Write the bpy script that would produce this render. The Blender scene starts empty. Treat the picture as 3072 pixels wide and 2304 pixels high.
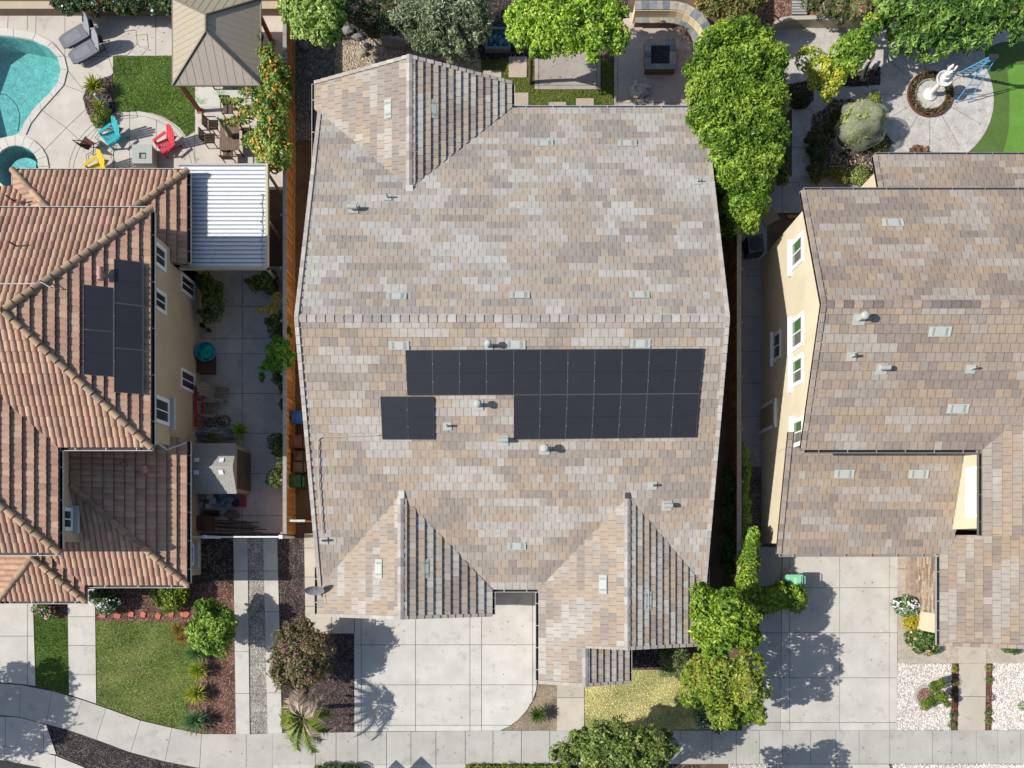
import bpy, math, random
import numpy as np
from mathutils import Vector, noise
from mathutils.geometry import tessellate_polygon
R = random.Random(7); NR = np.random.default_rng(7)
C = bpy.context.scene.collection
# ------------------------------------------------------------------ camera, sky, sun, exposure
F, H, CX, CY = 2205.0, 35.0, 1536.0, 1640.0      # focal length in photo pixels, flying height (m), nadir point
cam = bpy.data.objects.new('camera', bpy.data.cameras.new('camera')); C.objects.link(cam)
cam.location = (0, 0, H); cam.data.sensor_width = 36; cam.data.lens = F / 3072 * 36
cam.data.shift_y = (CY - 1152) / 3072; cam.data.clip_end = 2000
sc = bpy.context.scene; sc.camera = cam
LX, LY = 1.18, 0.07                              # shadow drift east / north per metre of height
sunv = Vector((-LX, -LY, 1)).normalized()
w = bpy.data.worlds.new('World'); sc.world = w; w.use_nodes = True
sky = w.node_tree.nodes.new('ShaderNodeTexSky'); sky.sky_type = 'NISHITA'; sky.sun_disc = False
sky.sun_elevation = math.asin(sunv.z); sky.sun_rotation = math.atan2(sunv.x, sunv.y)
bg = w.node_tree.nodes['Background']; bg.inputs[1].default_value = 0.095
w.node_tree.links.new(sky.outputs[0], bg.inputs[0])
sl = bpy.data.lights.new('sun', 'SUN'); sl.energy = 4.2; sl.angle = math.radians(0.5); sl.color = (1, 0.965, 0.91)
so = bpy.data.objects.new('sun', sl); C.objects.link(so); so.rotation_euler = sunv.to_track_quat('Z', 'Y').to_euler()
sc.view_settings.view_transform = 'Standard'; sc.view_settings.look = 'None'; sc.view_settings.gamma = 1
sc.view_settings.exposure = 0.55
# ------------------------------------------------------------------ helpers
def P(px, py, z=0.0):
    s = F / (H - z); return ((px - CX) / s, (CY - py) / s, z)
def G(px, py): return P(px, py)[:2]
def PP(l): return [G(*p) for p in l]
def S(r, g, b, k=0.62):                          # seen sRGB colour in sun -> base colour
    f = lambda v: (v/255/12.92 if v <= 10 else ((v/255+0.055)/1.055)**2.4)
    return (f(r)*k, f(g)*k, f(b)*k)
def vary(c, a=0.1):
    k = 1 + R.uniform(-a, a); return tuple(v*k for v in c)
OFF = {}
class MB:
    def __init__(s): s.V = []; s.Fa = []; s.Co = []; s.A = []
    def poly(s, pts, col):
        n = len(s.V); s.V += [tuple(p) for p in pts]; s.Fa.append(list(range(n, n+len(pts)))); s.Co.append(col)
    def flat(s, pts, z, col): s.poly([(p[0], p[1], z) for p in pts], col)
    def holes(s, loops, z, col):
        L = [[Vector((p[0], p[1], z)) for p in l] for l in loops]; vs = [v for l in L for v in l]
        n = len(s.V); s.V += [tuple(v) for v in vs]
        for t in tessellate_polygon(L): s.Fa.append([n+i for i in t]); s.Co.append(col)
    def obox(s, c, u, v, w, col, colt=None):
        c, u, v, w = map(Vector, (c, u, v, w)); n = len(s.V)
        for a in (-1, 1):
            for b in (-1, 1):
                for d in (-1, 1): s.V.append(tuple(c+a*u+b*v+d*w))
        for i, f in enumerate(((0,1,3,2),(4,6,7,5),(0,4,5,1),(2,3,7,6),(0,2,6,4),(1,5,7,3))):
            s.Fa.append([n+j for j in f]); s.Co.append(colt if (colt and i == 5) else col)
    def box(s, x0, x1, y0, y1, z0, z1, col, colt=None):
        s.obox(((x0+x1)/2, (y0+y1)/2, (z0+z1)/2), ((x1-x0)/2,0,0), (0,(y1-y0)/2,0), (0,0,(z1-z0)/2), col, colt)
    def bar(s, a, b, w, h, col):
        a, b = Vector(a), Vector(b); d = b-a; L = d.length
        if L < 1e-6: return
        d /= L; up = Vector((0,0,1)) if abs(d.z) < 0.95 else Vector((1,0,0)); sd = d.cross(up).normalized(); n = sd.cross(d)
        s.obox((a+b)/2, d*L/2, sd*w/2, n*h/2, col)
    def prism(s, p2, z0, z1, col, colt=None):
        n = len(p2)
        for i in range(n):
            a, b = p2[i], p2[(i+1) % n]; s.poly([(*a, z0), (*b, z0), (*b, z1), (*a, z1)], col)
        s.flat(p2, z1, colt or col)
    def tube(s, pts, r, col, n=8, r2=None):
        pts = [Vector(p) for p in pts]; m = len(pts); base = len(s.V)
        for i, p in enumerate(pts):
            d = (pts[min(i+1, m-1)] - pts[max(i-1, 0)]).normalized(); up = Vector((0,0,1)) if abs(d.z) < 0.9 else Vector((1,0,0))
            a = d.cross(up).normalized(); b = d.cross(a); rr = r if r2 is None else r+(r2-r)*i/(m-1)
            for k in range(n):
                t = 2*math.pi*k/n; s.V.append(tuple(p+(a*math.cos(t)+b*math.sin(t))*rr))
        for i in range(m-1):
            for k in range(n):
                k2 = (k+1) % n; s.Fa.append([base+i*n+k, base+i*n+k2, base+(i+1)*n+k2, base+(i+1)*n+k]); s.Co.append(col)
        for i in (0, m-1): s.Fa.append([base+i*n+k for k in range(n)]); s.Co.append(col)
    def lathe(s, c, prof, col, n=20, jit=0):
        base = len(s.V); m = len(prof)
        for (r, z) in prof:
            for k in range(n):
                t = 2*math.pi*k/n; q = 1+R.uniform(-jit, jit); s.V.append((c[0]+r*q*math.cos(t), c[1]+r*q*math.sin(t), c[2]+z))
        for i in range(m-1):
            for k in range(n):
                k2 = (k+1) % n; s.Fa.append([base+i*n+k, base+i*n+k2, base+(i+1)*n+k2, base+(i+1)*n+k]); s.Co.append(col)
        s.Fa.append([base+(m-1)*n+k for k in range(n)]); s.Co.append(col)
    def blob(s, c, r, col, seed=0, amp=0.2, nu=12, nv=8, fr=1.3):
        base = len(s.V)
        for i in range(nv+1):
            th = math.pi*i/nv
            for k in range(nu):
                ph = 2*math.pi*k/nu; d = Vector((math.sin(th)*math.cos(ph), math.sin(th)*math.sin(ph), math.cos(th)))
                q = 1+amp*noise.noise(d*fr+Vector((seed*3.1, seed, 0)))*2
                s.V.append((c[0]+d.x*r[0]*q, c[1]+d.y*r[1]*q, c[2]+d.z*r[2]*q))
        for i in range(nv):
            for k in range(nu):
                k2 = (k+1) % nu; s.Fa.append([base+i*nu+k, base+i*nu+k2, base+(i+1)*nu+k2, base+(i+1)*nu+k]); s.Co.append(col)
    def arr(s, v, c): s.A.append((np.asarray(v, float), np.asarray(c, float)))   # (N,k,3), (N,3)
    def build(s, name, mt, parent=None, smooth=False):
        off = OFF.get(parent.name, (0,0,0)) if parent else (0,0,0)
        vs = [np.array(s.V, float).reshape(-1, 3)]; li = [np.array([i for f in s.Fa for i in f], int)]
        lt = [np.array([len(f) for f in s.Fa], int)]; co = [np.array(s.Co, float).reshape(-1, 3)]; n = len(s.V)
        for v, c in s.A:
            N, k, _ = v.shape; vs.append(v.reshape(-1, 3)); li.append(np.arange(N*k)+n); lt.append(np.full(N, k)); co.append(c); n += N*k
        vs = np.concatenate(vs) - np.array(off); li = np.concatenate(li); lt = np.concatenate(lt); co = np.concatenate(co)
        me = bpy.data.meshes.new(name); me.vertices.add(len(vs)); me.vertices.foreach_set('co', vs.ravel())
        me.loops.add(len(li)); me.loops.foreach_set('vertex_index', li.astype(np.int32))
        me.polygons.add(len(lt)); st = np.concatenate([[0], np.cumsum(lt)[:-1]])
        me.polygons.foreach_set('loop_start', st.astype(np.int32)); me.polygons.foreach_set('loop_total', lt.astype(np.int32))
        me.polygons.foreach_set('use_smooth', np.full(len(lt), bool(smooth)))
        ca = me.color_attributes.new('Col', 'FLOAT_COLOR', 'CORNER')
        cc = np.repeat(np.hstack([co, np.ones((len(co), 1))]), lt, axis=0); ca.data.foreach_set('color', cc.ravel().astype(np.float32))
        me.update(calc_edges=True); me.validate()
        me.materials.append(MT[mt]); o = bpy.data.objects.new(name, me); C.objects.link(o)
        if parent: o.parent = parent; OFF[o.name] = off
        return o
def tag(o, label=None, cat=None, group=None, kind=None):
    for k, v in (('label', label), ('category', cat), ('group', group), ('kind', kind)):
        if v: o[k] = v
    return o
def thing(name, label, cat, loc=(0,0,0), group=None):
    o = bpy.data.objects.new(name, None); C.objects.link(o); o.location = loc; OFF[o.name] = tuple(loc); o.empty_display_size = 0.2
    return tag(o, label, cat, group)
def struct(name, mb, mt, kind='structure'): return tag(mb.build(name, mt), kind=kind)
# ------------------------------------------------------------------ materials
MT = {}
def mat(name, rough=0.8, var=0.12, scale=4, fine=0.0, fscale=60, bump=0.0, bscale=60, metal=0, spec=0.3, streak=None, transl=0, leaf=False):
    m = bpy.data.materials.new(name); m.use_nodes = True; nt = m.node_tree; N = nt.nodes; L = nt.links
    bs = N['Principled BSDF']; bs.inputs['Roughness'].default_value = rough; bs.inputs['Metallic'].default_value = metal
    bs.inputs['Specular IOR Level'].default_value = spec
    at = N.new('ShaderNodeAttribute'); at.attribute_name = 'Col'; ge = N.new('ShaderNodeNewGeometry')
    mp = N.new('ShaderNodeMapping'); L.new(ge.outputs['Position'], mp.inputs[0])
    if streak: mp.inputs['Scale'].default_value = streak
    out = at.outputs['Color']
    for sc_, am, det in ((scale, var, 5), (fscale, fine, 2)):
        if am <= 0: continue
        no = N.new('ShaderNodeTexNoise'); no.inputs['Scale'].default_value = sc_; no.inputs['Detail'].default_value = det
        L.new(mp.outputs[0], no.inputs['Vector'])
        mr = N.new('ShaderNodeMapRange'); mr.inputs[1].default_value = 0.25; mr.inputs[2].default_value = 0.75
        mr.inputs[3].default_value = 1-am; mr.inputs[4].default_value = 1+am; L.new(no.outputs['Fac'], mr.inputs[0])
        vm = N.new('ShaderNodeVectorMath'); vm.operation = 'SCALE'; L.new(out, vm.inputs[0]); L.new(mr.outputs[0], vm.inputs['Scale']); out = vm.outputs[0]
    if name in ('concrete', 'tile', 'clay', 'stucco'):
        a0_, sz_ = {'concrete': (0.75, 1.5), 'tile': (0.90, 0.8), 'clay': (0.86, 1.2), 'stucco': (0.92, 0.7)}[name]
        for sz, lo, hi in ((sz_, 0.56, 0.74), (sz_*4.3, 0.62, 0.72)):
            no = N.new('ShaderNodeTexNoise'); no.inputs['Scale'].default_value = sz; no.inputs['Detail'].default_value = 6; no.inputs['Roughness'].default_value = 0.65; L.new(ge.outputs['Position'], no.inputs['Vector'])
            mr = N.new('ShaderNodeMapRange'); mr.inputs[1].default_value = lo; mr.inputs[2].default_value = hi; mr.inputs[3].default_value = 1; mr.inputs[4].default_value = a0_; L.new(no.outputs['Fac'], mr.inputs[0])
            vm = N.new('ShaderNodeVectorMath'); vm.operation = 'SCALE'; L.new(out, vm.inputs[0]); L.new(mr.outputs[0], vm.inputs['Scale']); out = vm.outputs[0]
    L.new(out, bs.inputs['Base Color'])
    if bump > 0:
        nb = N.new('ShaderNodeTexNoise'); nb.inputs['Scale'].default_value = bscale; nb.inputs['Detail'].default_value = 3
        L.new(ge.outputs['Position'], nb.inputs['Vector']); b = N.new('ShaderNodeBump'); b.inputs['Strength'].default_value = bump
        b.inputs['Distance'].default_value = 0.02; L.new(nb.outputs['Fac'], b.inputs['Height']); L.new(b.outputs[0], bs.inputs['Normal'])
    if transl:
        tr = N.new('ShaderNodeBsdfTranslucent'); L.new(out, tr.inputs[0]); mx = N.new('ShaderNodeMixShader'); mx.inputs[0].default_value = transl
        L.new(bs.outputs[0], mx.inputs[1]); L.new(tr.outputs[0], mx.inputs[2]); L.new(mx.outputs[0], N['Material Output'].inputs[0])
    MT[name] = m; return m
mat('soil', 0.95, 0.35, 1.2, 0.35, 25, 0.6, 30)
mat('grass_base', 0.95, 0.3, 0.9, 0.35, 30, 0.8, 60)
mat('turf', 0.9, 0.12, 1.5, 0.22, 26, 0.5, 90)
mat('concrete', 0.85, 0.11, 1.1, 0.05, 70, 0.08, 120)
mat('stamped', 0.8, 0.2, 2.2, 0.18, 14, 0.3, 12)
mat('asphalt', 0.9, 0.15, 3, 0.35, 60, 0.5, 90)
mat('tile', 0.75, 0.10, 5, 0.09, 40, 0.15, 90)
mat('clay', 0.85, 0.10, 1.5, 0.10, 22, 0.2, 60)
mat('stucco', 0.9, 0.06, 1.2, 0.04, 60, 0.3, 70)
mat('pebble', 0.8, 0.22, 2.5, 0.28, 9)
mat('stone', 0.85, 0.25, 5, 0.15, 30, 0.5, 14)
mat('wood', 0.75, 0.22, 6, 0.15, 30, 0.2, 40)
mat('plain', 0.6, 0.05, 6, 0.03, 50)
mat('plastic', 0.4, 0.05, 6, 0.02, 40, spec=0.45)
mat('fabric', 0.85, 0.08, 8, 0.06, 90, 0.15, 120)
mat('metal', 0.42, 0.06, 4, 0.03, 40, metal=0.35, spec=0.5)
mat('panel', 0.35, 0.08, 3, 0.1, 70, spec=0.5)
mat('glass', 0.08, 0.03, 3, spec=0.8)
mat('leaf', 0.5, 0.1, 3, spec=0.3, transl=0.18)
mat('bark', 0.9, 0.25, 12, 0.2, 60, 0.5, 40)
mat('net', 0.7, 0.1, 8)
n = MT['net'].node_tree; tr = n.nodes.new('ShaderNodeBsdfTransparent'); mx = n.nodes.new('ShaderNodeMixShader'); mx.inputs[0].default_value = 0.42
n.links.new(tr.outputs[0], mx.inputs[1]); n.links.new(n.nodes['Principled BSDF'].outputs[0], mx.inputs[2]); n.links.new(mx.outputs[0], n.nodes['Material Output'].inputs[0])
m = bpy.data.materials.new('water'); m.use_nodes = True; MT['water'] = m; n = m.node_tree; n.nodes.remove(n.nodes['Principled BSDF'])
tr = n.nodes.new('ShaderNodeBsdfTransparent'); tr.inputs[0].default_value = (0.58, 0.89, 0.9, 1); gl = n.nodes.new('ShaderNodeBsdfGlossy'); gl.inputs['Roughness'].default_value = 0.05
fr = n.nodes.new('ShaderNodeFresnel'); fr.inputs[0].default_value = 1.33; mx = n.nodes.new('ShaderNodeMixShader')
nb = n.nodes.new('ShaderNodeTexNoise'); nb.inputs['Scale'].default_value = 5; bu = n.nodes.new('ShaderNodeBump'); bu.inputs['Strength'].default_value = 0.25; bu.inputs['Distance'].default_value = 0.05
ge = n.nodes.new('ShaderNodeNewGeometry'); n.links.new(ge.outputs['Position'], nb.inputs['Vector']); n.links.new(nb.outputs[0], bu.inputs['Height']); n.links.new(bu.outputs[0], gl.inputs['Normal'])
n.links.new(fr.outputs[0], mx.inputs[0]); n.links.new(tr.outputs[0], mx.inputs[1]); n.links.new(gl.outputs[0], mx.inputs[2]); n.links.new(mx.outputs[0], n.nodes['Material Output'].inputs[0])
# ------------------------------------------------------------------ polygon tools
def clip(poly, a, b, c):                         # keep a*x+b*y<=c
    out = []; n = len(poly)
    for i in range(n):
        p, q = poly[i], poly[(i+1) % n]; dp = a*p[0]+b*p[1]-c; dq = a*q[0]+b*q[1]-c
        if dp <= 0: out.append(p)
        if (dp < 0 < dq) or (dq < 0 < dp):
            t = dp/(dp-dq); out.append((p[0]+(q[0]-p[0])*t, p[1]+(q[1]-p[1])*t))
    return out
def cellclip(poly, x0, x1, y0, y1):
    for a, b, c in ((1,0,x1), (-1,0,-x0), (0,1,y1), (0,-1,-y0)):
        poly = clip(poly, a, b, c)
        if len(poly) < 3: return []
    return poly
def area(p): return 0.5*sum(p[i][0]*p[(i+1) % len(p)][1]-p[(i+1) % len(p)][0]*p[i][1] for i in range(len(p)))
def inpoly(x, y, poly):
    r = np.zeros(len(x), bool); n = len(poly); j = n-1
    for i in range(n):
        xi, yi = poly[i]; xj, yj = poly[j]
        if yi != yj: r ^= ((yi > y) != (yj > y)) & (x < (xj-xi)*(y-yi)/(yj-yi)+xi)
        j = i
    return r
def scatter(poly, dens, holes=()):
    xs = [p[0] for p in poly]; ys = [p[1] for p in poly]; x0, x1, y0, y1 = min(xs), max(xs), min(ys), max(ys)
    n = int((x1-x0)*(y1-y0)*dens); x = NR.uniform(x0, x1, n); y = NR.uniform(y0, y1, n); k = inpoly(x, y, poly)
    for h in holes: k &= ~inpoly(x, y, h)
    return x[k], y[k]
def sines(p, seed, f):
    r = np.random.default_rng(seed); o = np.zeros(len(p))
    for i in range(6): k = r.normal(0, 1, 3)*f*(1+0.5*i); o += np.sin(p@k+r.uniform(0, 6.28))/(1+0.4*i)
    return o/2.2
def pal(cols, n, a=0.15):
    c = np.array(cols)[NR.integers(0, len(cols), n)]; return c*(1+NR.uniform(-a, a, (n, 1)))
def blades(mb, poly, dens, h, cols, z=0.02, wd=0.012, holes=(), lean=0.5):
    x, y = scatter(poly, dens, holes); n = len(x); t = NR.uniform(0, 6.28, n); hh = h*NR.uniform(0.5, 1.3, n)
    dx, dy = np.cos(t)*wd, np.sin(t)*wd; lx, ly = NR.normal(0, lean, n)*hh, NR.normal(0, lean, n)*hh
    v = np.stack([np.stack([x-dx, y-dy, np.full(n, z)], 1), np.stack([x+dx, y+dy, np.full(n, z)], 1), np.stack([x+lx, y+ly, z+hh], 1)], 1)
    q = np.stack([x, y, np.zeros(n)], 1); ci = np.clip(((sines(q, 3, 0.9)*0.35+0.5+NR.normal(0, 0.3, n))*len(cols)).astype(int), 0, len(cols)-1)
    mb.arr(v, np.array(cols)[ci]*(1+NR.uniform(-.25, .25, (n, 1)))*2.2)
def pebbles(mb, poly, dens, size, cols, z=0.01, flat=0.5, holes=(), elong=1.3):
    x, y = scatter(poly, dens, holes); n = len(x); s = size*NR.uniform(0.5, 1.4, n); t = NR.uniform(0, 6.28, n)
    top = np.stack([x+NR.uniform(-.2, .2, n)*s, y+NR.uniform(-.2, .2, n)*s, z+s*flat], 1); base = []
    for k in range(4):
        r = s*NR.uniform(0.7, 1.1, n)*(elong if k % 2 else 1/elong)*0.7; a = t+k*math.pi/2
        base.append(np.stack([x+np.cos(a)*r, y+np.sin(a)*r, np.full(n, z)], 1))
    c = pal(cols, n, 0.2)
    for k in range(4): mb.arr(np.stack([base[k], base[(k+1) % 4], top], 1), c)
def circ(px, py, r, n=40, a0=0, a1=360): return [(px+r*math.cos(math.radians(a0+(a1-a0)*i/n)), py+r*math.sin(math.radians(a0+(a1-a0)*i/n))) for i in range(n+(a1-a0 < 360))]
def slabs(mb, poly, xs, ys, col, z=0.045, gap=0.012, base=(0.12, 0.11, 0.10), va=0.05):
    """poly in photo px; xs, ys cut lines in photo px (None = no cut)"""
    pl = PP(poly); mb.flat(pl, z-0.022, base)
    X = sorted([-999]+[G(x, 0)[0] for x in xs]+[999]); Y = sorted([-999]+[G(0, y)[1] for y in ys]+[999])
    for i in range(len(X)-1):
        for j in range(len(Y)-1):
            c = cellclip(pl, X[i]+gap, X[i+1]-gap, Y[j]+gap, Y[j+1]-gap)
            if len(c) >= 3 and abs(area(c)) > 0.01: mb.prism(c, z-0.02, z, vary(col, va))
def seam(mb, pts, z, col=(0.13, 0.12, 0.11), w=0.02):
    pts = [G(*p) for p in pts]
    for a, b in zip(pts, pts[1:]):
        dx, dy = b[0]-a[0], b[1]-a[1]; L = math.hypot(dx, dy)
        if L > 0: nx, ny = -dy/L*w/2, dx/L*w/2; mb.flat([(a[0]+nx, a[1]+ny), (b[0]+nx, b[1]+ny), (b[0]-nx, b[1]-ny), (a[0]-nx, a[1]-ny)], z, col)
# ------------------------------------------------------------------ GROUND
CONC = S(225, 219, 207); CONW = S(232, 227, 217); CONB = S(222, 210, 192)
POOL = [(0,109),(43,112),(101,122),(145,142),(174,173),(185,210),(177,248),(153,280),(122,309),(96,338),(75,367),(62,399),(40,408),(0,416),(-60,425),(-120,380),(-150,260),(-110,150),(-60,115)]
SPA = circ(52, 505, 67, 36)
g = MB(); g.holes([[(-400,-400),(400,-400),(400,400),(-400,400)], PP(POOL)[::-1], PP(SPA)[::-1]], 0, S(120, 98, 76)); struct('ground', g, 'soil')
# sidewalk
sw = MB(); TOP = [(0,2049),(60,2053),(108,2059),(159,2073),(210,2085),(290,2113),(423,2161),(517,2183),(606,2201),(740,2202),(819,2199)]
BOT = [(-20,2143),(55,2149),(140,2171),(212,2191),(300,2222),(393,2256),(496,2283),(600,2303),(740,2310),(819,2310)]
TOP2 = [(-20,2048),(65,2055),(159,2073),(248,2099),(320,2124),(423,2161),(517,2183),(606,2201),(740,2202),(819,2199)]
BOT2 = [(-20,2143),(60,2150),(140,2171),(212,2191),(290,2218),(393,2256),(496,2283),(600,2303),(740,2310),(819,2310)]
sw.flat(PP(TOP2+BOT2[::-1]), 0.03, (0.12, 0.11, 0.1))
for i in range(len(TOP2)-1):
    q = [TOP2[i], TOP2[i+1], BOT2[i+1], BOT2[i]]; pts = PP(q); cx = sum(p[0] for p in pts)/4; cy = sum(p[1] for p in pts)/4
    pts = [(p[0]+(cx-p[0])*0.012, p[1]+(cy-p[1])*0.004) for p in pts]; sw.prism(pts, 0.031, 0.055, vary(S(212,206,195), 0.05))
slabs(sw, [(819,2199),(1396,2192),(1600,2191),(3300,2190),(3300,2290),(1600,2291),(819,2294)],
      [947,1009,1074,1160,1233,1308,1396,1479,1564,1649,1735,1820,1900,1970,2040,2135,2208,2277,2347,2431,2506,2576,2668,2796,2854,2927,2992,3060,3150], [], S(208,203,192), z=0.055)
struct('sidewalk', sw, 'concrete')
st = MB(); st.flat([(-60,-45),(60,-45),(60,-11.4),(-60,-11.4)], 0.004, (0.05, 0.05, 0.052)); struct('street', st, 'asphalt')
# aprons and planting strips south of the sidewalk
ap = MB(); slabs(ap, [(1074,2294),(1396,2292),(1420,2360),(1050,2360)], [1160,1308], [], CONC)
slabs(ap, [(2347,2292),(2665,2292),(2690,2370),(2320,2370)], [2506], [], CONC)
slabs(ap, [(819,2294),(947,2292),(947,2360),(600,2360),(600,2305)], [], [], CONC)
struct('driveway_apron', ap, 'concrete')
ad = MB(); slabs(ad, [(-200,2120),(0,2149),(60,2152),(140,2173),(170,2262),(130,2258),(20,2238),(-200,2220)], [18, 133], [], CONC, z=0.05)
slabs(ad, [(-200,2220),(-0,2237),(130,2256),(172,2268),(250,2300),(300,2330),(200,2330),(120,2300),(0,2278),(-200,2262)], [14,168], [], CONC, z=0.05); struct('kerb', ad, 'concrete')
rd = MB(); rd.flat(PP([(-300,2262),(0,2279),(110,2296),(170,2330),(-300,2400)]), 0.012, (0.03,0.028,0.028)); struct('street', rd, 'asphalt')
# left driveway, paths, tracks
dv = MB(); slabs(dv, [(-120,1700),(97,1700),(108,2057),(60,2051),(0,2046),(-120,2044)], [84], [1908], CONC); struct('driveway', dv, 'concrete')
pt = MB(); slabs(pt, [(203,1700),(285,1700),(290,2110),(209,2083)], [], [1850,1936,2024], CONC); struct('path', pt, 'concrete')
pt = MB(); slabs(pt, [(701,1606),(743,1606),(750,2202),(709,2202)], [], [1713,1955,2080], CONC)
slabs(pt, [(790,1606),(832,1606),(847,2199),(804,2200)], [], [1713,1835,2078], CONC); struct('path', pt, 'concrete')
# main walkway + driveway
wk = [(913,1600),(1000,1600),(1000,1800),(1065,1800),(1065,1900),(960,1900),(940,1893),(925,1878),(917,1860)]
pt = MB(); slabs(pt, wk, [995], [1644,1731,1819], CONB); struct('path', pt, 'concrete')
arc = [(1611,2040),(1608,2070),(1598,2100),(1580,2130),(1555,2158),(1528,2178),(1500,2191)]
dv = MB(); slabs(dv, [(1063,1700),(1611,1700)]+arc+[(1064,2194)], [1084,1247,1410,1445,1598], [1934,2054,2175], CONW)
dv2 = PP([(1611,1700)]+arc); 
struct('driveway', dv, 'concrete')
pt = MB(); slabs(pt, [(1671,1950),(1752,1950),(1752,2191),(1671,2191)], [], [2092], CONB); struct('path', pt, 'concrete')
# right driveway & walks
dv = MB(); slabs(dv, [(2347,1640),(2692,1640),(2689,2190),(2341,2190)], [2368,2518,2667], [1763,1898,2033,2167], CONC)
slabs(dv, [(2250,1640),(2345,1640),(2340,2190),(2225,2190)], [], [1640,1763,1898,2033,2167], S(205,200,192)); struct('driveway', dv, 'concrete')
pt = MB(); slabs(pt, [(2692,1640),(3200,1640),(3200,1990),(2692,1989)], [], [1706], S(214,200,182)); struct('path', pt, 'stamped')
pt = MB(); slabs(pt, [(2877,1900),(2958,1900),(2953,2190),(2872,2190)], [], [1989,2089], CONB, z=0.06); struct('path', pt, 'concrete')
# side yard slabs left
pt = MB(); slabs(pt, [(570,800),(853,800),(853,1600),(570,1600)], [728], [920,1016,1062,1181,1300,1421,1547], S(212,208,200)); struct('patio', pt, 'concrete')
# side yard right (shaded concrete)
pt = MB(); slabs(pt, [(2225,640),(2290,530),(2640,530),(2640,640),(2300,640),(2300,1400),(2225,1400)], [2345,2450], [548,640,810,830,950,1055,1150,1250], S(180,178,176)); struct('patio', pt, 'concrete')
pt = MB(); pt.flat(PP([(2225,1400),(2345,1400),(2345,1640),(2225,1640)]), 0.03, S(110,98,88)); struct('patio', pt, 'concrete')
# pool deck with pool and spa cut out
dk = MB(); dk.holes([PP([(-300,47),(880,47),(880,570),(700,570),(585,560),(200,600),(-300,600)])[::-1], PP(POOL), PP(SPA)], 0.035, S(226,216,202))
for l in ([(84,45),(83,92)],[(110,45),(108,103)],[(196,47),(196,172)],[(196,172),(340,171)],[(468,48),(468,170)],[(205,213),(250,270)],[(194,257),(252,278)],[(127,332),(200,385),(250,432)],[(200,385),(258,330)],[(200,385),(135,452)],[(148,495),(148,600)],[(26,47),(24,90)]): seam(dk, l, 0.039)
for a in range(180, 361, 4): seam(dk, [(400+194*math.cos(math.radians(a)), 528+194*math.sin(math.radians(a))), (400+194*math.cos(math.radians(a+4)), 528+194*math.sin(math.radians(a+4)))], 0.0395); seam(dk, [(400+180*math.cos(math.radians(a)), 528+180*math.sin(math.radians(a))), (400+180*math.cos(math.radians(a+4)), 528+180*math.sin(math.radians(a+4)))], 0.039)
for l in ([(390,345),(390,520)],[(470,360),(470,520)],[(285,430),(342,430)],[(260,440),(300,378)],[(342,410),(342,520)],[(585,410),(660,410)],[(585,290),(585,520)]): seam(dk, l, 0.039)
struct('patio', dk, 'concrete')
cp = MB(); OUT = [(0,87),(43,89),(110,103),(159,129),(195,171),(205,213),(194,257),(162,294),(127,332),(95,373),(80,407)]; INN = [(0,109),(43,112),(101,122),(145,142),(174,173),(185,210),(177,248),(153,280),(122,309),(96,338),(62,399)]
# ---- swimming pool (basin, coping) and spa
def basin(outline, depth, col, step=None):
    b = MB(); p = PP(outline)
    for i in range(len(p)):
        a, c = p[i], p[(i+1) % len(p)]; b.poly([(*a,-depth),(*c,-depth),(*c,0.03),(*a,0.03)], col)
    b.flat(p, -depth, col); return b
pool = thing('swimming_pool', 'kidney-shaped turquoise swimming pool with pale curved coping', 'swimming pool', (*G(20,260), 0))
b = basin(POOL, 1.2, (0.29, 0.44, 0.40))
for r, z in ((34, -0.35), (24, -0.2)):
    b.prism([G(*q) for q in circ(172, 243, r, 24) if True], -1.2, z, (0.40, 0.50, 0.46))
b.build('basin', 'pebble', pool)
for i in range(len(OUT)-1):
    q = PP([OUT[i], OUT[i+1], INN[i+1], INN[i]]); cx = sum(v[0] for v in q)/4; cy = sum(v[1] for v in q)/4
    cp.prism([(v[0]+(cx-v[0])*0.03, v[1]+(cy-v[1])*0.03) for v in q], 0.0, 0.075, vary(S(232,226,214), 0.04))
cp.build('coping', 'concrete', pool)
h = MB(); h.tube([P(-10,280,-0.03),P(15,283,-0.03),P(38,300,-0.03),P(52,320,-0.03),P(59,345,-0.03),P(58,370,-0.03),P(53,395,-0.03)], 0.022, (0.015,0.08,0.14), 6); tag(h.build('pool_hose','plain'), 'dark blue cleaning hose floating in the turquoise pool', 'hose')
wt = MB(); wt.flat(PP(POOL), -0.06, (1,1,1)); struct('water', wt, 'water')
spa = thing('spa', 'round hot tub with curved bench sunk beside the pool', 'hot tub', (*G(52,505), 0))
b = basin(SPA, 1.0, (0.22, 0.42, 0.40)); sb = [G(*q) for q in circ(62,510,48,20,200,400)]+[G(*q) for q in circ(78,530,38,20,200,400)][::-1]; b.prism(sb, -1.0, -0.35, (0.36, 0.5, 0.47)); b.build('basin', 'pebble', spa)
cp = MB()
for k in range(-4, 14):
    a0, a1 = math.radians(-110+k*18), math.radians(-110+k*18+17.2)
    cp.prism([G(52+r*math.cos(a), 505+r*math.sin(a)) for r, a in ((67,a0),(67,a1),(97,a1),(97,a0))], 0, 0.08, vary(S(232,226,214), 0.04))
cp.build('coping', 'concrete', spa); wt = MB(); wt.flat(PP(SPA), -0.05, (1,1,1)); struct('water', wt, 'water')
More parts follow.
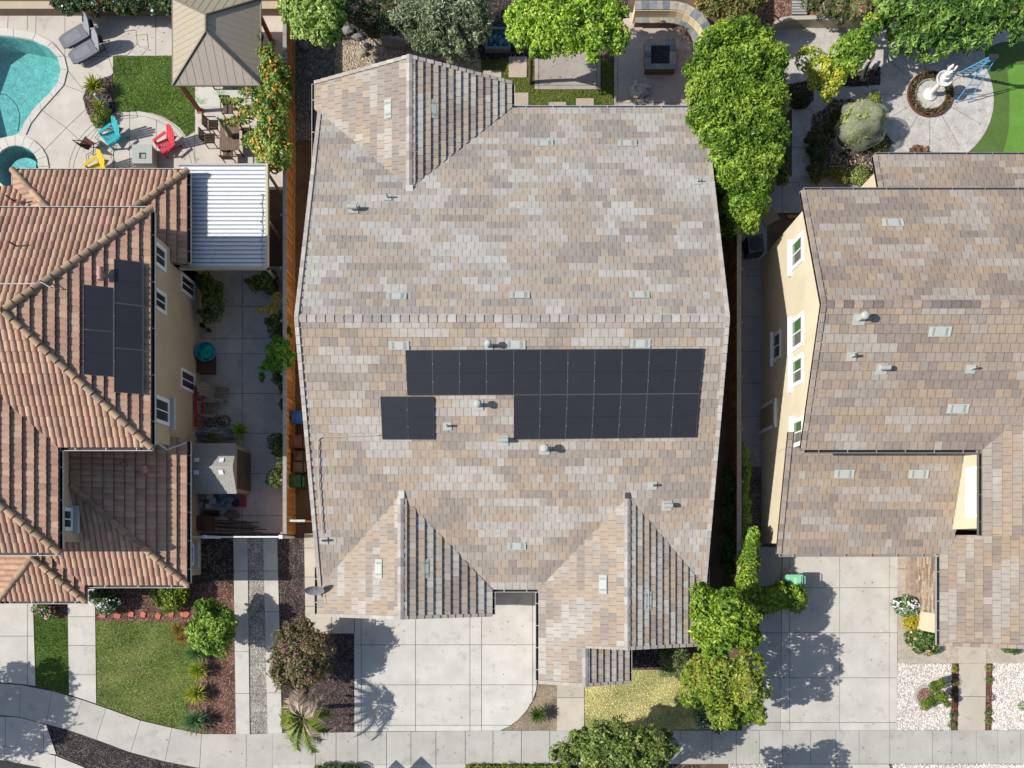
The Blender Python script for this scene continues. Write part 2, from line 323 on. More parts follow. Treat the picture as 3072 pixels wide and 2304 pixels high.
# ---- lawns
GR = [S(120,140,60), S(95,125,45), S(140,150,80), S(80,110,40)]
def lawn(name, poly, base, cols, dens=900, h=0.05, holes=(), z=0.014):
    b = MB(); b.flat(PP(poly), z, tuple(v*1.6 for v in base)); struct(name, b, 'grass_base')
    l = MB(); blades(l, PP(poly), dens, h, cols, z, 0.014, holes=[PP(q) for q in holes]); tag(l.build('grass', 'leaf'), kind='stuff')
L1 = [(287,1862),(538,1867),(545,1900),(568,1930),(588,1990),(580,2060),(560,2110),(560,2192),(517,2181),(423,2158),(293,2111)]
lawn('lawn', L1, S(108,122,62), [S(90,114,54),S(108,130,62),S(130,144,76),S(160,162,104),S(184,176,132)], 1300)
lawn('lawn', [(103,1850),(203,1855),(208,2081),(111,2056)], S(84,104,46), [S(80,108,40),S(94,120,46),S(112,132,56)], 1300)
lawn('lawn', [(1753,2010),(2150,2010),(2150,2189),(1753,2189)], S(172,164,112), [S(126,144,86),S(162,168,112),S(206,198,146),S(232,220,178)], 1100)
L2 = [(341,170),(585,168),(585,395),(560,412),(540,385),(520,370),(490,352),(455,340),(415,335),(380,338),(352,335),(340,260)]
lawn('lawn', L2, S(92,114,50), [S(86,112,44),S(104,130,56),S(124,146,74),S(140,158,92)], 1600, 0.045, z=0.042)
L3 = [(1445,180),(1843,180),(1843,340),(1445,340)]
lawn('lawn', L3, S(88,98,44), [S(84,104,42),S(112,126,54),S(146,144,76)], 1300)
tf = MB(); tf.flat(PP([(2950,140),(3000,125),(3300,110),(3300,560),(2860,560)]), 0.016, S(100,128,62)); struct('turf', tf, 'turf')
tf = MB(); tf.flat(PP([(3020,195),(3300,195),(3300,560),(2950,560),(2990,500),(3015,440),(3026,380),(3028,300),(3024,240)]), 0.022, S(118,168,66)); struct('turf', tf, 'turf')
# ---- mulch and gravel beds
def bed(name, poly, base, cols, dens, size, mt='soil', flat=0.35, elong=1.9, holes=(), z=0.008):
    b = MB(); b.flat(PP(poly), z, base); pebbles(b, PP(poly), dens, size, [tuple(v*1.25 for v in c) for c in cols], z, flat, [PP(q) for q in holes], elong); return tag(b.build(name, mt), kind='stuff')
RM = [S(150,108,92), S(120,82,70), S(176,140,122), S(100,66,56), S(190,160,145)]
bed('mulch', [(285,1750),(705,1750),(709,2202),(606,2200),(560,2190),(590,1990),(540,1866),(285,1861)], S(116,84,72), RM, 420, 0.05)
bed('mulch', [(100,1795),(203,1795),(203,1853),(103,1850)], S(116,84,72), RM, 400, 0.05)
DM = [S(70,62,60), S(96,84,80), S(50,44,44), S(126,112,106), S(150,138,130)]
bed('mulch', [(590,1606),(703,1606),(704,1752),(590,1752)], S(70,56,50), DM, 400, 0.05)
bed('mulch', [(832,1606),(915,1606),(917,1860),(940,1895),(1063,1902),(1064,2196),(847,2200)], S(84,72,68), DM+[S(120,84,84)], 520, 0.05)
bed('mulch', [(142,2174),(212,2193),(290,2221),(393,2259),(496,2287),(600,2307),(600,2350),(340,2350),(250,2296),(172,2262)], S(64,60,58), DM, 520, 0.045)
bed('mulch', [(1893,1930),(2060,1930),(2060,2008),(1893,2006)], S(50,46,46), DM, 400, 0.05, z=0.02)
bed('gravel', [(743,1606),(790,1606),(804,2200),(750,2202)], S(170,164,154), [S(200,194,184),S(230,224,214),S(140,136,130),S(170,158,140)], 800, 0.04)
bed('gravel', [(1500,2196),(1540,2172),(1580,2134),(1608,2090),(1612,1950),(1671,1950),(1671,2191)], S(160,144,122), [S(176,160,138),S(150,132,110),S(190,176,156)], 500, 0.03)
WG = [S(246,242,236,0.62), S(238,232,226,0.6), S(228,212,202,0.52), S(250,248,244,0.64), S(214,200,190,0.5)]
for p in ([(2692,1990),(2855,1990),(2851,2190),(2688,2190)], [(2978,1990),(3300,1985),(3300,2190),(2975,2190)], [(2676,2293),(3300,2293),(3300,2380),(2700,2380)], [(2186,2293),(2345,2293),(2330,2380),(2186,2380)]):
    bed('gravel', p, S(226,216,208,0.5), WG, 1300, 0.05, mt='plain', flat=0.8)
RB = [S(120,84,72), S(96,62,54), S(150,112,96)]
bed('mulch', [(2855,1990),(2876,1990),(2872,2190),(2851,2190)], S(104,74,64), RB, 500, 0.045, z=0.012)
bed('mulch', [(2957,1990),(2978,1990),(2975,2190),(2953,2190)], S(104,74,64), RB, 500, 0.045, z=0.012)
bed('mulch', [(250,295),(262,262),(300,240),(340,225),(352,335),(318,352),(285,376),(262,340)], S(104,84,74), DM, 500, 0.05, z=0.04)
TG = [S(200,180,150), S(226,208,178), S(170,150,124), S(214,200,184), S(180,168,156)]
bed('gravel', [(1010,125),(1160,110),(1300,105),(1430,130),(1447,200),(1440,260),(1000,300)], S(170,150,122), TG, 650, 0.07, mt='stone', elong=1.3, flat=0.5)
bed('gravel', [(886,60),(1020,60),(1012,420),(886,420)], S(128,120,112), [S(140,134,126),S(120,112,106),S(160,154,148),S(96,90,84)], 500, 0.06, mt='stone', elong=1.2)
bed('mulch', [(1020,-60),(1900,-60),(1843,150),(1445,180),(1300,112),(1160,116),(1020,140)], S(60,54,48), DM, 200, 0.06)
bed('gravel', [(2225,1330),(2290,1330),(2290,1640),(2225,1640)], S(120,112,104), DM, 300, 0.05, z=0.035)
bed('mulch', [(2270,-40),(2760,-40),(2760,40),(2480,50),(2360,52),(2320,80),(2270,90)], S(140,98,82), RM, 300, 0.06)
bed('mulch', [(1080,2296),(819,2296),(819,2300)][:0] or [(1396,2295),(1900,2294),(2100,2294),(2100,2380),(1396,2380)], S(70,62,50), DM, 200, 0.05)
# north yard pavers & patios
def paver(px0, py0, px1, py1, label, col=S(216,196,178)):
    m = MB(); x0, y1 = G(px0, py0); x1, y0 = G(px1, py1); m.box(x0, x1, y0, y1, 0, 0.055, col); tag(m.build('paver', 'concrete'), label, 'paver', 'square pavers in the back lawn')
paver(1450,214,1504,250, 'pinkish paver touching the gable roof edge, topmost of its row')
paver(1526,172,1580,234, 'shaded paver left of the large rectangular slab')
paver(1536,280,1585,345, 'pinkish paver at the inner corner where gable and long gutter meet')
paver(1646,308,1698,345, 'pinkish paver half hidden by the gutter, middle one')
paver(1728,297,1781,345, 'pinkish paver by the gutter, nearest the fire pit patio')
m = MB(); slabs(m, [(1604,130),(1801,130),(1801,270),(1604,270)], [1616,1790], [258], S(196,184,174), z=0.06); struct('patio', m, 'concrete')
m = MB(); slabs(m, [(1842,40),(2120,40),(2120,322),(1842,322)], [1853,2090], [311], S(214,196,182), z=0.06); struct('patio', m, 'concrete')
# right circular stamped patio
pr = MB(); pc = [(2290,80),(2960,60),(3300,60),(3300,112),(3000,128),(2952,150)]+circ(2780,300,200,30,-25,75)+[(2830,560),(2600,560),(2430,560),(2375,540),(2375,330),(2290,330)]
pr.flat(PP(pc), 0.03, S(216,209,201)); struct('patio', pr, 'stamped')
rg = MB()
for k in range(-30, 80, 5):
    a0, a1 = math.radians(k), math.radians(k+5); rg.flat([G(2780+r*math.cos(a), 300+r*math.sin(a)) for r, a in ((178,a0),(200,a0),(200,a1),(178,a1))], 0.036, S(222,216,208))
for a in (-60,-30,0,30,60,90,120,150,180,-140,-100): seam(rg, [(2788+70*math.cos(math.radians(a)), 285+70*math.sin(math.radians(a))), (2788+178*math.cos(math.radians(a)), 285+178*math.sin(math.radians(a)))], 0.034)
seam(rg, [(2370,443),(2430,443)], 0.034); seam(rg, [(2425,325),(2466,365)], 0.034)
struct('path', rg, 'stamped')
rb = MB(); rr = [G(*q) for q in circ(2788,285,66,40)]; ri = [G(*q) for q in circ(2788,285,45,40)]
rb.holes([rr[::-1], ri], 0.05, S(130,104,80)); struct('mulch', rb, 'soil')
rb = MB(); rb2 = MB()
for k in range(40):
    a0, a1 = math.radians(k*9), math.radians(k*9+9); rb.prism([G(2788+r*math.cos(a), 285+r*math.sin(a)) for r, a in ((66,a0),(69,a0),(69,a1),(66,a1))], 0, 0.12, S(128,84,72))
    rb2.prism([G(2788+r*math.cos(a), 285+r*math.sin(a)) for r, a in ((43,a0),(46,a0),(46,a1),(43,a1))], 0, 0.10, S(206,200,190))
ge_ = thing('garden_edging', 'two concentric edging rings around the planted circle at the white fountain', 'edging', (*G(2788,285),0)); rb.build('outer_ring','plain',ge_); rb2.build('inner_ring','plain',ge_)
rb = MB(); blades(rb, rr, 900, 0.13, [S(118,98,70,.4),S(96,98,56,.4),S(140,120,92,.4),S(90,76,58,.4)], 0.05, 0.035, holes=[ri]); tag(rb.build('ground_cover','leaf'), kind='stuff')
bed('mulch', [(2436,345),(2470,330),(2500,300),(2560,300),(2640,380),(2680,430),(2640,480),(2620,530),(2432,530),(2430,400)], S(96,82,70), DM+TG[:2], 300, 0.06, z=0.035)
bed('mulch', [(2360,255),(2440,240),(2440,300),(2415,328),(2385,330),(2365,320)], S(70,56,48), DM, 300, 0.06, z=0.035)
bed('mulch', [(2500,225),(2640,200),(2640,255),(2560,262),(2500,258)], S(70,56,48), DM, 300, 0.06, z=0.035)
#@@ROOFS
# ------------------------------------------------------------------ ROOF TOOLS
class Slope:
    def __init__(s, e0, d, ze, p, th=0.0): s.e0 = e0; s.d = d; s.ze = ze; s.p = p; s.u = (-d[1], d[0])
    def t(s, x, y): return -((x-s.e0[0])*s.d[0]+(y-s.e0[1])*s.d[1])
    def ut(s, x, y): return ((x-s.e0[0])*s.u[0]+(y-s.e0[1])*s.u[1], s.t(x, y))
    def xyz(s, u, t, h=0.0):
        z = s.ze+s.p*t+h; return (s.e0[0]+s.u[0]*u-s.d[0]*t, s.e0[1]+s.u[1]*u-s.d[1]*t, z)
    def z(s, x, y): return s.ze+s.p*s.t(x, y)
    def at(s, px, py, h=0.0):
        z = s.ze
        for _ in range(30): x, y, _z = P(px, py, z); z = s.z(x, y)+h
        return (x, y, z)
    def frame(s):                                 # along-eave, up-slope, normal
        k = math.hypot(1, s.p); return Vector((s.u[0], s.u[1], 0)), Vector((-s.d[0]/k, -s.d[1]/k, s.p/k)), Vector((s.d[0]*s.p/k, s.d[1]*s.p/k, 1/k))
FLATC = [S(166,155,146), S(174,163,153), S(188,168,148), S(198,178,156), S(194,178,162), S(190,180,170), S(199,192,184), S(209,204,197)]
GREYC = [S(164,155,149), S(173,165,159), S(188,174,158), S(196,180,162), S(188,178,168), S(192,186,179), S(202,198,193), S(210,208,204)]
def soft(cs, k=0.74):
    m_ = [sum(c[i] for c in cs)/len(cs) for i in range(3)]; return [tuple((m_[i]+(c[i]-m_[i])*k)*(1.02, 0.992, 0.95)[i] for i in range(3)) for c in cs]
def pickc(sl, k, u, cols, rr, seed):
    a = noise.noise(Vector(((u+k*0.42)*0.55, k*0.30-u*0.12, seed*7.3)))+0.5*noise.noise(Vector(((u+k*0.5)*1.3, k*0.5, seed*3.1)))
    q = a*0.95+0.5+rr.gauss(0, 0.21); return cols[max(0, min(len(cols)-1, int(q*len(cols))))]
def flat_tiles(mb, sl, plan, cols, e=0.32, tw=0.327, seed=1, lift=0.035, rep=0.45):
    rr = random.Random(seed); poly = [sl.ut(*p) for p in plan]; us = [p[0] for p in poly]; ts = [p[1] for p in poly]
    sh = [0, 0.5, 0.25, 0.75]
    for k in range(int(math.floor(min(ts)/e)), int(math.ceil(max(ts)/e))):
        t0, t1 = k*e, (k+1)*e; band = cellclip(poly, -999, 999, t0, t1)
        if not band: continue
        b0, b1 = min(p[0] for p in band), max(p[0] for p in band); o = (k % 2)*0.5*tw+0.04*rr.random(); c = pickc(sl, k, b0, cols, rr, seed)
        for j in range(int((b0-o)//tw)-1, int((b1-o)//tw)+2):
            if rr.random() > rep: c = pickc(sl, k, o+j*tw, cols, rr, seed)
            q = 1+rr.uniform(-0.06, 0.06); col = (c[0]*q, c[1]*q, c[2]*q); u0 = o+j*tw; cell = cellclip(poly, u0+0.006, u0+tw-0.006, t0, t1)
            if len(cell) < 3 or abs(area(cell)) < 1e-4: continue
            lf = lift+rr.uniform(-0.003, 0.004); hh = lambda t: 0.012+lf*(1-(t-t0)/e)
            mb.poly([sl.xyz(u, t, hh(t)) for u, t in cell], col)
            fr_ = [u for u, t in cell if abs(t-t0) < 1e-6]
            if len(fr_) >= 2 and max(fr_)-min(fr_) > 0.01:
                a, b = min(fr_), max(fr_); mb.poly([sl.xyz(a, t0, 0), sl.xyz(b, t0, 0), sl.xyz(b, t0, 0.012+lf), sl.xyz(a, t0, 0.012+lf)], tuple(v*(0.2 if lift > 0.05 else 0.6) for v in col))  # riser darkened, most on east slopes: shade of the tile gap painted in
CLAYC = [S(208,168,142,.67), S(200,158,132,.67), S(214,176,148,.67), S(196,156,132,.67), S(206,160,140,.67), S(202,168,140,.67), S(186,150,130,.67)]
def clay_tiles(mb, sl, plan, cols, e=0.385, pw=0.25, seed=1, hgt=0.075, cl=0.035):
    rr = random.Random(seed); poly = [sl.ut(*p) for p in plan]; ts = [p[1] for p in poly]; prof = [0, 0.68, 0.95, 1.0, 0.95, 0.68, 0]; sub = 6
    for k in range(int(math.floor(min(ts)/e)), int(math.ceil(max(ts)/e))):
        t0, t1 = k*e, (k+1)*e; band = cellclip(poly, -999, 999, t0, t1)
        if not band: continue
        b0, b1 = min(p[0] for p in band), max(p[0] for p in band)
        for j in range(int(b0//pw)-1, int(b1//pw)+2):
            c = rr.choice(cols); q = 1+rr.uniform(-0.06, 0.06); col = (c[0]*q, c[1]*q, c[2]*q); jt = rr.uniform(-0.006, 0.006)
            for i in range(sub):
                ua, ub = j*pw+pw*i/sub, j*pw+pw*(i+1)/sub; cell = cellclip(band, ua, ub, t0, t1)
                if len(cell) < 3: continue
                ha, hb = prof[i]*hgt, prof[i+1]*hgt
                hh = lambda u, t: 0.01+jt+ha+(hb-ha)*(u-ua)/(ub-ua)+cl*(1-(t-t0)/e)
                cc = col
                mb.poly([sl.xyz(u, t, hh(u, t)) for u, t in cell], cc)
                fr_ = [u for u, t in cell if abs(t-t0) < 1e-6]
                if len(fr_) >= 2 and max(fr_)-min(fr_) > 0.005:
                    a, b = min(fr_), max(fr_); mb.poly([sl.xyz(a, t0, 0), sl.xyz(b, t0, 0), sl.xyz(b, t0, hh(b, t0)), sl.xyz(a, t0, hh(a, t0))], tuple(v*(0.3 if cl > 0.05 else 0.6) for v in col))  # front faces darkened, strongest facing east: painted shade under the roll ends
def under(mb, sl, plan, col=(0.06, 0.055, 0.05), th=0.14):
    a = [(x, y, sl.z(x, y)) for x, y in plan]; b = [(x, y, sl.z(x, y)-th) for x, y in plan]; mb.poly(a, col); mb.poly(b, col)
    for i in range(len(a)): j = (i+1) % len(a); mb.poly([a[i], a[j], b[j], b[i]], S(150,136,124))
def vcap(mb, a, b, w, cols, seg=0.36, drop=0.06, h=0.05, seed=3, up=0.03):
    """angular ridge tiles from a (low end) to b"""
    rr = random.Random(seed); a, b = Vector(a), Vector(b); d = b-a; L = d.length; d /= L; n = max(1, int(L/seg)); sd = d.cross(Vector((0,0,1))).normalized()
    for i in range(n):
        p, q = a+d*(L*i/n), a+d*(L*(i+1)/n-0.006); c = vary(rr.choice(cols), 0.1); h0, h1 = h+up, h
        for s_ in (-1, 1):
            mb.poly([p+Vector((0,0,h0)), q+Vector((0,0,h1)), q+sd*s_*w+Vector((0,0,h1-drop)), p+sd*s_*w+Vector((0,0,h0-drop))], c)
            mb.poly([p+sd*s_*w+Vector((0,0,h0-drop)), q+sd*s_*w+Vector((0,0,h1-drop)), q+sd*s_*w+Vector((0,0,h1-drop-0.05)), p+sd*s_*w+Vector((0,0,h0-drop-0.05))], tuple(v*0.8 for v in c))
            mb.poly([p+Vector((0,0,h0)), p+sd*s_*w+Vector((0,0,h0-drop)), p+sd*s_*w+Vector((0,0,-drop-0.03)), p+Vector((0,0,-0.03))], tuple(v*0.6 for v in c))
def barrel(mb, a, b, r, cols, seg=0.42, seed=3, n=8):
    rr = random.Random(seed); a, b = Vector(a), Vector(b); d = b-a; L = d.length; d /= L; m = max(1, round(L/seg)); sd = d.cross(Vector((0,0,1))).normalized(); nn = sd.cross(d)
    for i in range(m):
        c = vary(rr.choice(cols), 0.08); p, q = a+d*(L*i/m-0.03), a+d*(L*(i+1)/m); r0, r1 = r*1.12, r*0.9; A, B = [], []
        for k in range(n+1):
            t = math.pi*k/n; A.append(p+sd*r0*math.cos(t)+nn*r0*math.sin(t)*0.95+nn*0.03); B.append(q+sd*r1*math.cos(t)+nn*r1*math.sin(t)*0.95)
        for k in range(n): mb.poly([A[k], A[k+1], B[k+1], B[k]], c)
        mb.poly(A, tuple(v*0.45 for v in c))
def rake(mb, a, b, w, cols, out, seg=0.33, seed=5, h=0.07, dn=0.2):
    """rake tiles along a gable edge from low point a to ridge b; out = outward unit vector"""
    rr = random.Random(seed); a, b = Vector(a), Vector(b); d = b-a; L = d.length; d /= L; n = max(1, int(L/seg)); o = Vector(out)
    for i in range(n):
        p, q = a+d*(L*i/n), a+d*(L*(i+1)/n-0.008); c = vary(rr.choice(cols), 0.06); z0, z1 = Vector((0,0,h+0.03)), Vector((0,0,h)); dz = Vector((0,0,-dn))
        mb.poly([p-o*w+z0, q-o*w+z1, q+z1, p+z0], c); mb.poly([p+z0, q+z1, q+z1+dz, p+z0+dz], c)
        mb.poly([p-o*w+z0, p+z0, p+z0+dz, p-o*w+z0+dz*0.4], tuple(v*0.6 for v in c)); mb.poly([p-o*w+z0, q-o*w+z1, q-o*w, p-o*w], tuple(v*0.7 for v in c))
def gutter(a, b, out, parent, lip=S(206,204,200), inside=(0.02,0.02,0.022), w=0.125, n=5):
    """open channel hung on the eave from a to b, out = outward direction"""
    g = MB(); a, b, o = Vector(a), Vector(b), Vector(out); dn = Vector((0,0,-0.11)); c = (a+b)/2; u = (b-a)/2
    g.obox(c+o*(w-0.012)-Vector((0,0,0.055)), u, o*0.012, Vector((0,0,0.058)), lip); g.obox(c+o*w/2+dn, u, o*w/2, Vector((0,0,0.008)), inside)
    g.obox(c+o*0.006-Vector((0,0,0.06)), u, o*0.004, Vector((0,0,0.05)), inside)
    for e_ in (a, b): g.obox(e_+o*w/2-Vector((0,0,0.055)), (b-a).normalized()*0.008, o*w/2, Vector((0,0,0.06)), lip)
    for i in range(n): p = a+(b-a)*((i+0.5)/n); g.obox(p+o*w/2+Vector((0,0,0.004)), (b-a).normalized()*0.018, o*w/2, Vector((0,0,0.006)), lip)
    return g.build('gutter', 'plain', parent)
def slopebox(mb, sl, c, su, st_, sn, col, h=0.0):
    U, T, Nn = sl.frame(); c = Vector(c)+Nn*(h+sn/2); mb.obox(c, U*su/2, T*st_/2, Nn*sn/2, col)
GV = S(212,215,206,.56); DKV = S(176,182,174,.56)
def flat_vent(sl, px, py, roof, su=0.8, st_=0.33, col=GV):
    m = MB(); c = sl.at(px, py, 0.04); U, T, Nn = sl.frame(); slopebox(m, sl, c, su, st_, 0.025, col)
    for k in (-1, 1): m.obox(Vector(c)+Nn*0.026+U*k*su*0.3, U*0.04, T*(st_/2-0.03), Nn*0.006, DKV)
    m.obox(Vector(c)+Nn*0.028, U*su*0.22, T*(st_/2-0.02), Nn*0.006, S(218,221,212,.57))
    return m.build('roof_vent', 'plain', roof)
def pipe_vent(sl, px, py, roof, r=0.05, hgt=0.4, flash=0.36, cap=False, col=GV):
    m = MB(); x, y, z = sl.at(px, py, 0.04); slopebox(m, sl, (x, y, z), flash*1.1, flash, 0.02, col)
    m.lathe((x, y, z), [(r, 0), (r, hgt), (r*0.8, hgt+0.01)], col, 14)
    if cap: m.lathe((x, y, z+hgt), [(r*1.2, -0.02), (r*1.9, 0.0), (r*1.9, 0.09), (r*1.2, 0.15), (0.01, 0.17)], col, 18)
    else: m.lathe((x, y, z+hgt+0.002), [(r*0.7, 0), (r*0.68, 0.012)], (0.02, 0.02, 0.02), 10)
    return m.build('vent_pipe', 'plain', roof, smooth=False)
def hood_vent(sl, px, py, roof, L=0.38, r=0.1, col=GV):
    m = MB(); x, y, z = sl.at(px, py, 0.04); slopebox(m, sl, (x, y, z), 0.42, 0.42, 0.02, col); m.lathe((x, y, z), [(r*0.8, 0), (r*0.8, 0.22)], col, 14)
    U, T, Nn = sl.frame(); m.tube([Vector((x, y, z+0.26))-U*L/2, Vector((x, y, z+0.26))+U*L/2], r, col, 14); return m.build('vent_hood', 'plain', roof)
def solar(sl, pxs, roof, col=(0.023,0.0235,0.028), h=0.10):
    """pxs: four photo-pixel corners of one panel on slope sl"""
    p = [Vector(sl.at(x, y, h)) for x, y in pxs]; U, T, Nn = sl.frame(); c = sum(p, Vector())/4
    m = MB(); q = [c+(v-c)*0.985 for v in p]; m.poly(q, vary(col, 0.08)); m.poly([v-Nn*0.035 for v in q], (0.02,0.02,0.02))
    for i in range(4): j = (i+1) % 4; m.poly([q[i], q[j], q[j]-Nn*0.035, q[i]-Nn*0.035], (0.03,0.03,0.035))
    a, b = (q[0]+q[3])/2, (q[1]+q[2])/2; m.bar(a+Nn*0.001, b+Nn*0.001, 0.012, 0.002, (0.008,0.009,0.012)); o = m.build('solar_panel', 'panel', roof)
    f = MB(); fc = (0.07,0.073,0.08)
    for i in range(4): j = (i+1) % 4; f.bar(q[i]+Nn*0.003, q[j]+Nn*0.003, 0.018, 0.014, fc if i != 1 else (0.05,0.052,0.06))
    for k in (0.3, 0.7): v = q[0]+(q[3]-q[0])*k; f.obox(v+Nn*0.01, U*0.02, T*0.03, Nn*0.008, (0.13,0.13,0.135)); w_ = v-Nn*0.1; f.bar(v, w_, 0.03, 0.03, (0.1,0.1,0.1))
    f.build('panel_frame', 'plain', o); return o
def wall_prism(fp, z0, z1, col, parent, name='wall'):
    m = MB(); m.prism(fp, z0, z1, col); return m.build(name, 'stucco', parent)
WHT = S(248,248,248,0.75)
def window(x, face, y0, y1, z0, z1, parent, sill=False, glass=(0.03,0.035,0.045), trim=0.1, vert=True, inner=(0.03,0.035,0.045), out=0.05):
    """window in a wall whose plane is x = const; face = +1 faces east, -1 faces west"""
    fr = MB(); f = face; X = x+f*out; b = lambda ya, yb, za, zb, t=0.0, c=WHT: fr.box(min(x-f*0.02, X+f*t), max(x-f*0.02, X+f*t), ya, yb, za, zb, c)
    b(y0-trim, y1+trim, z1, z1+trim); b(y0-trim, y1+trim, z0-trim, z0); b(y0-trim, y0, z0, z1); b(y1, y1+trim, z0, z1); b((y0+y1)/2-0.025, (y0+y1)/2+0.025, z0, z1, -0.015)
    for yy in (y0, y1-0.035): b(yy, yy+0.035, z0, z1, -0.01)
    o = fr.build('window', 'plain', parent); g_ = MB(); m_ = (y0+y1)/2
    g_.poly([(x+f*0.012, y0+0.03, z0), (x+f*0.012, m_-0.02, z0), (x+f*0.012, m_-0.02, z1), (x+f*0.012, y0+0.03, z1)], glass)
    g_.poly([(x+f*0.012, m_+0.02, z0), (x+f*0.012, y1-0.03, z0), (x+f*0.012, y1-0.03, z1), (x+f*0.012, m_+0.02, z1)], inner); g_.build('pane', 'glass', o)
    if sill:
        s_ = MB(); s_.box(min(x, x+f*0.32), max(x, x+f*0.22), y0-0.22, y1+0.22, z0-0.32, z0-0.16, S(226,226,224)); s_.build('sill', 'plain', o)
    return o
# ------------------------------------------------------------------ MAIN HOUSE
CREAM = S(226,214,192); ze = 2.9; ZR = 6.40; YR = 8.88; XW, XE = -8.46, 8.46
main = thing('house', 'wide single-storey house with mottled flat-tile gable roof and black solar panels, in the middle', 'house', (0, 8, 0), 'houses')
mN = Slope((0, 19.15), (0, 1), ze, (ZR-ze)/(19.15-YR)); mS = Slope((0, -1.87), (0, -1), ze, (ZR-ze)/(YR+1.87))
pg = 1/3.0
slopes = [(mN, [(XW,19.15),(XE,19.15),(XE,YR),(XW,YR)]), (mS, [(XW,-1.87),(XE,-1.87),(XE,YR),(XW,YR)])]
# gables: (W eave, E eave, front Y, back Y, sign)
def gable(xw, xe, yf, yb, rx, zr):
    return [(Slope((xw, 0), (-1, 0), ze, (zr-ze)/(rx-xw)), [(xw,yf),(rx,yf),(rx,yb),(xw,yb)]), (Slope((xe, 0), (1, 0), ze, (zr-ze)/(xe-rx)), [(xe,yf),(rx,yf),(rx,yb),(xe,yb)])]
gN = gable(-8.63, 0.0, 20.3, 15.0, -4.28, 4.33); gN[0] = (gN[0][0], [(-8.63,20.3),(-4.28,20.5),(-4.28,14.9),(-8.63,19.1)]); gN[1] = (gN[1][0], [(0,20.3),(-4.28,20.5),(-4.28,14.9),(0,19.15)])
z4 = 4.20; yb4 = -1.87+(z4-ze)/mS.p
gS = gable(-8.51, -0.85, -3.05, 2, -4.66, z4); gS[0] = (gS[0][0], [(-8.51,-3.05),(-4.66,-3.05),(-4.66,yb4+0.1),(-8.51,-1.87)]); gS[1] = (gS[1][0], [(-0.85,-3.05),(-4.66,-3.05),(-4.66,yb4+0.1),(-0.85,-1.87)])
z5 = 4.18; yb5 = -1.87+(z5-ze)/mS.p; pW = (z5-ze)/(4.83-1.15)
gE = gable(1.15, 8.50, -4.33, 2, 4.83, z5)
gE[0] = (gE[0][0], [(1.15,-5.98),(3.13,-5.98),(3.13,-4.33),(4.83,-4.33),(4.83,yb5+0.1),(1.15,-1.87)]); gE[1] = (gE[1][0], [(8.50,-4.33),(4.83,-4.33),(4.83,yb5+0.1),(8.50,-1.87)])
zp = ze+1.98*pW; pE = Slope((5.12, 0), (1, 0), ze, (zp-ze)/(5.12-3.13)); small = (pE, [(5.12,-5.98),(3.13,-5.98),(3.13,-4.33),(5.12,-4.33)])
FLATC = soft(FLATC); GREYC = soft(GREYC)
roof = MB(); ti = MB()
for i, (sl_, pl) in enumerate(slopes+gN+gS+gE+[small]):
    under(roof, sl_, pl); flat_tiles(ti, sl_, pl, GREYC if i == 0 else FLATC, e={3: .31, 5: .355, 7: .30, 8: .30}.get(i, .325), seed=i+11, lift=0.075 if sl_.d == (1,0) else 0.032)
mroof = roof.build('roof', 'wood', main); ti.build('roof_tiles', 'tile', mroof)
cp = MB(); RC = [S(198,188,178), S(186,177,170), S(194,182,168), S(176,168,162), S(204,196,188)]
vcap(cp, (XE-0.1,YR,ZR), (XW+0.1,YR,ZR), 0.15, RC)
for (a, b) in (((-4.28,20.5,4.33),(-4.28,15.0,4.33)), ((-4.66,-3.05,z4),(-4.66,yb4,z4)), ((4.83,-4.33,z5),(4.83,yb5,z5)), ((3.13,-5.98,zp),(3.13,-4.3,zp))): vcap(cp, a, b, 0.13, RC, drop=0.045, h=0.07)
RK = [S(216,208,196), S(206,194,180), S(198,186,174)]
rake(cp, (XW,19.1,ze), (XW,YR,ZR), 0.16, RK, (-1,0,0)); rake(cp, (XW,-1.85,ze), (XW,YR,ZR), 0.16, RK, (-1,0,0)); rake(cp, (XE,19.1,ze), (XE,YR,ZR), 0.16, RK, (1,0,0)); rake(cp, (XE,-1.85,ze), (XE,YR,ZR), 0.16, RK, (1,0,0))
rake(cp, (-8.63,20.3,ze), (-4.28,20.5,4.33), 0.15, RK, (0,1,0)); rake(cp, (0,20.3,ze), (-4.28,20.5,4.33), 0.15, RK, (0,1,0))
rake(cp, (-8.51,-3.05,ze), (-4.66,-3.05,z4), 0.15, RK, (0,-1,0)); rake(cp, (-0.85,-3.05,ze), (-4.66,-3.05,z4), 0.15, RK[1:], (0,-1,0))
rake(cp, (1.15,-5.98,ze), (3.13,-5.98,zp), 0.15, RK, (0,-1,0)); rake(cp, (5.12,-5.98,ze), (3.13,-5.98,zp), 0.15, RK, (0,-1,0)); rake(cp, (8.50,-4.33,ze), (4.83,-4.33,z5), 0.15, RK, (0,-1,0)); rake(cp, (3.13,-4.33,zp), (4.83,-4.33,z5), 0.12, RK, (0,-1,0))
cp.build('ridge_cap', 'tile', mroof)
fl = MB(); fl.box(-4.74,-4.5,yb4-0.1,yb4+0.22,z4+0.05,z4+0.12,S(232,228,216)); fl.box(-4.42,-4.12,14.8,15.05,4.36,4.42,S(225,220,210)); fl.box(4.73,4.93,yb5-0.05,yb5+0.2,z5+0.06,z5+0.12,S(90,84,80)); fl.build('flashing', 'plain', mroof)
wall_prism([(-8.05,18.6),(8.05,18.6),(8.05,-1.3),(-8.05,-1.3)], 0, ze-0.02, CREAM, main)
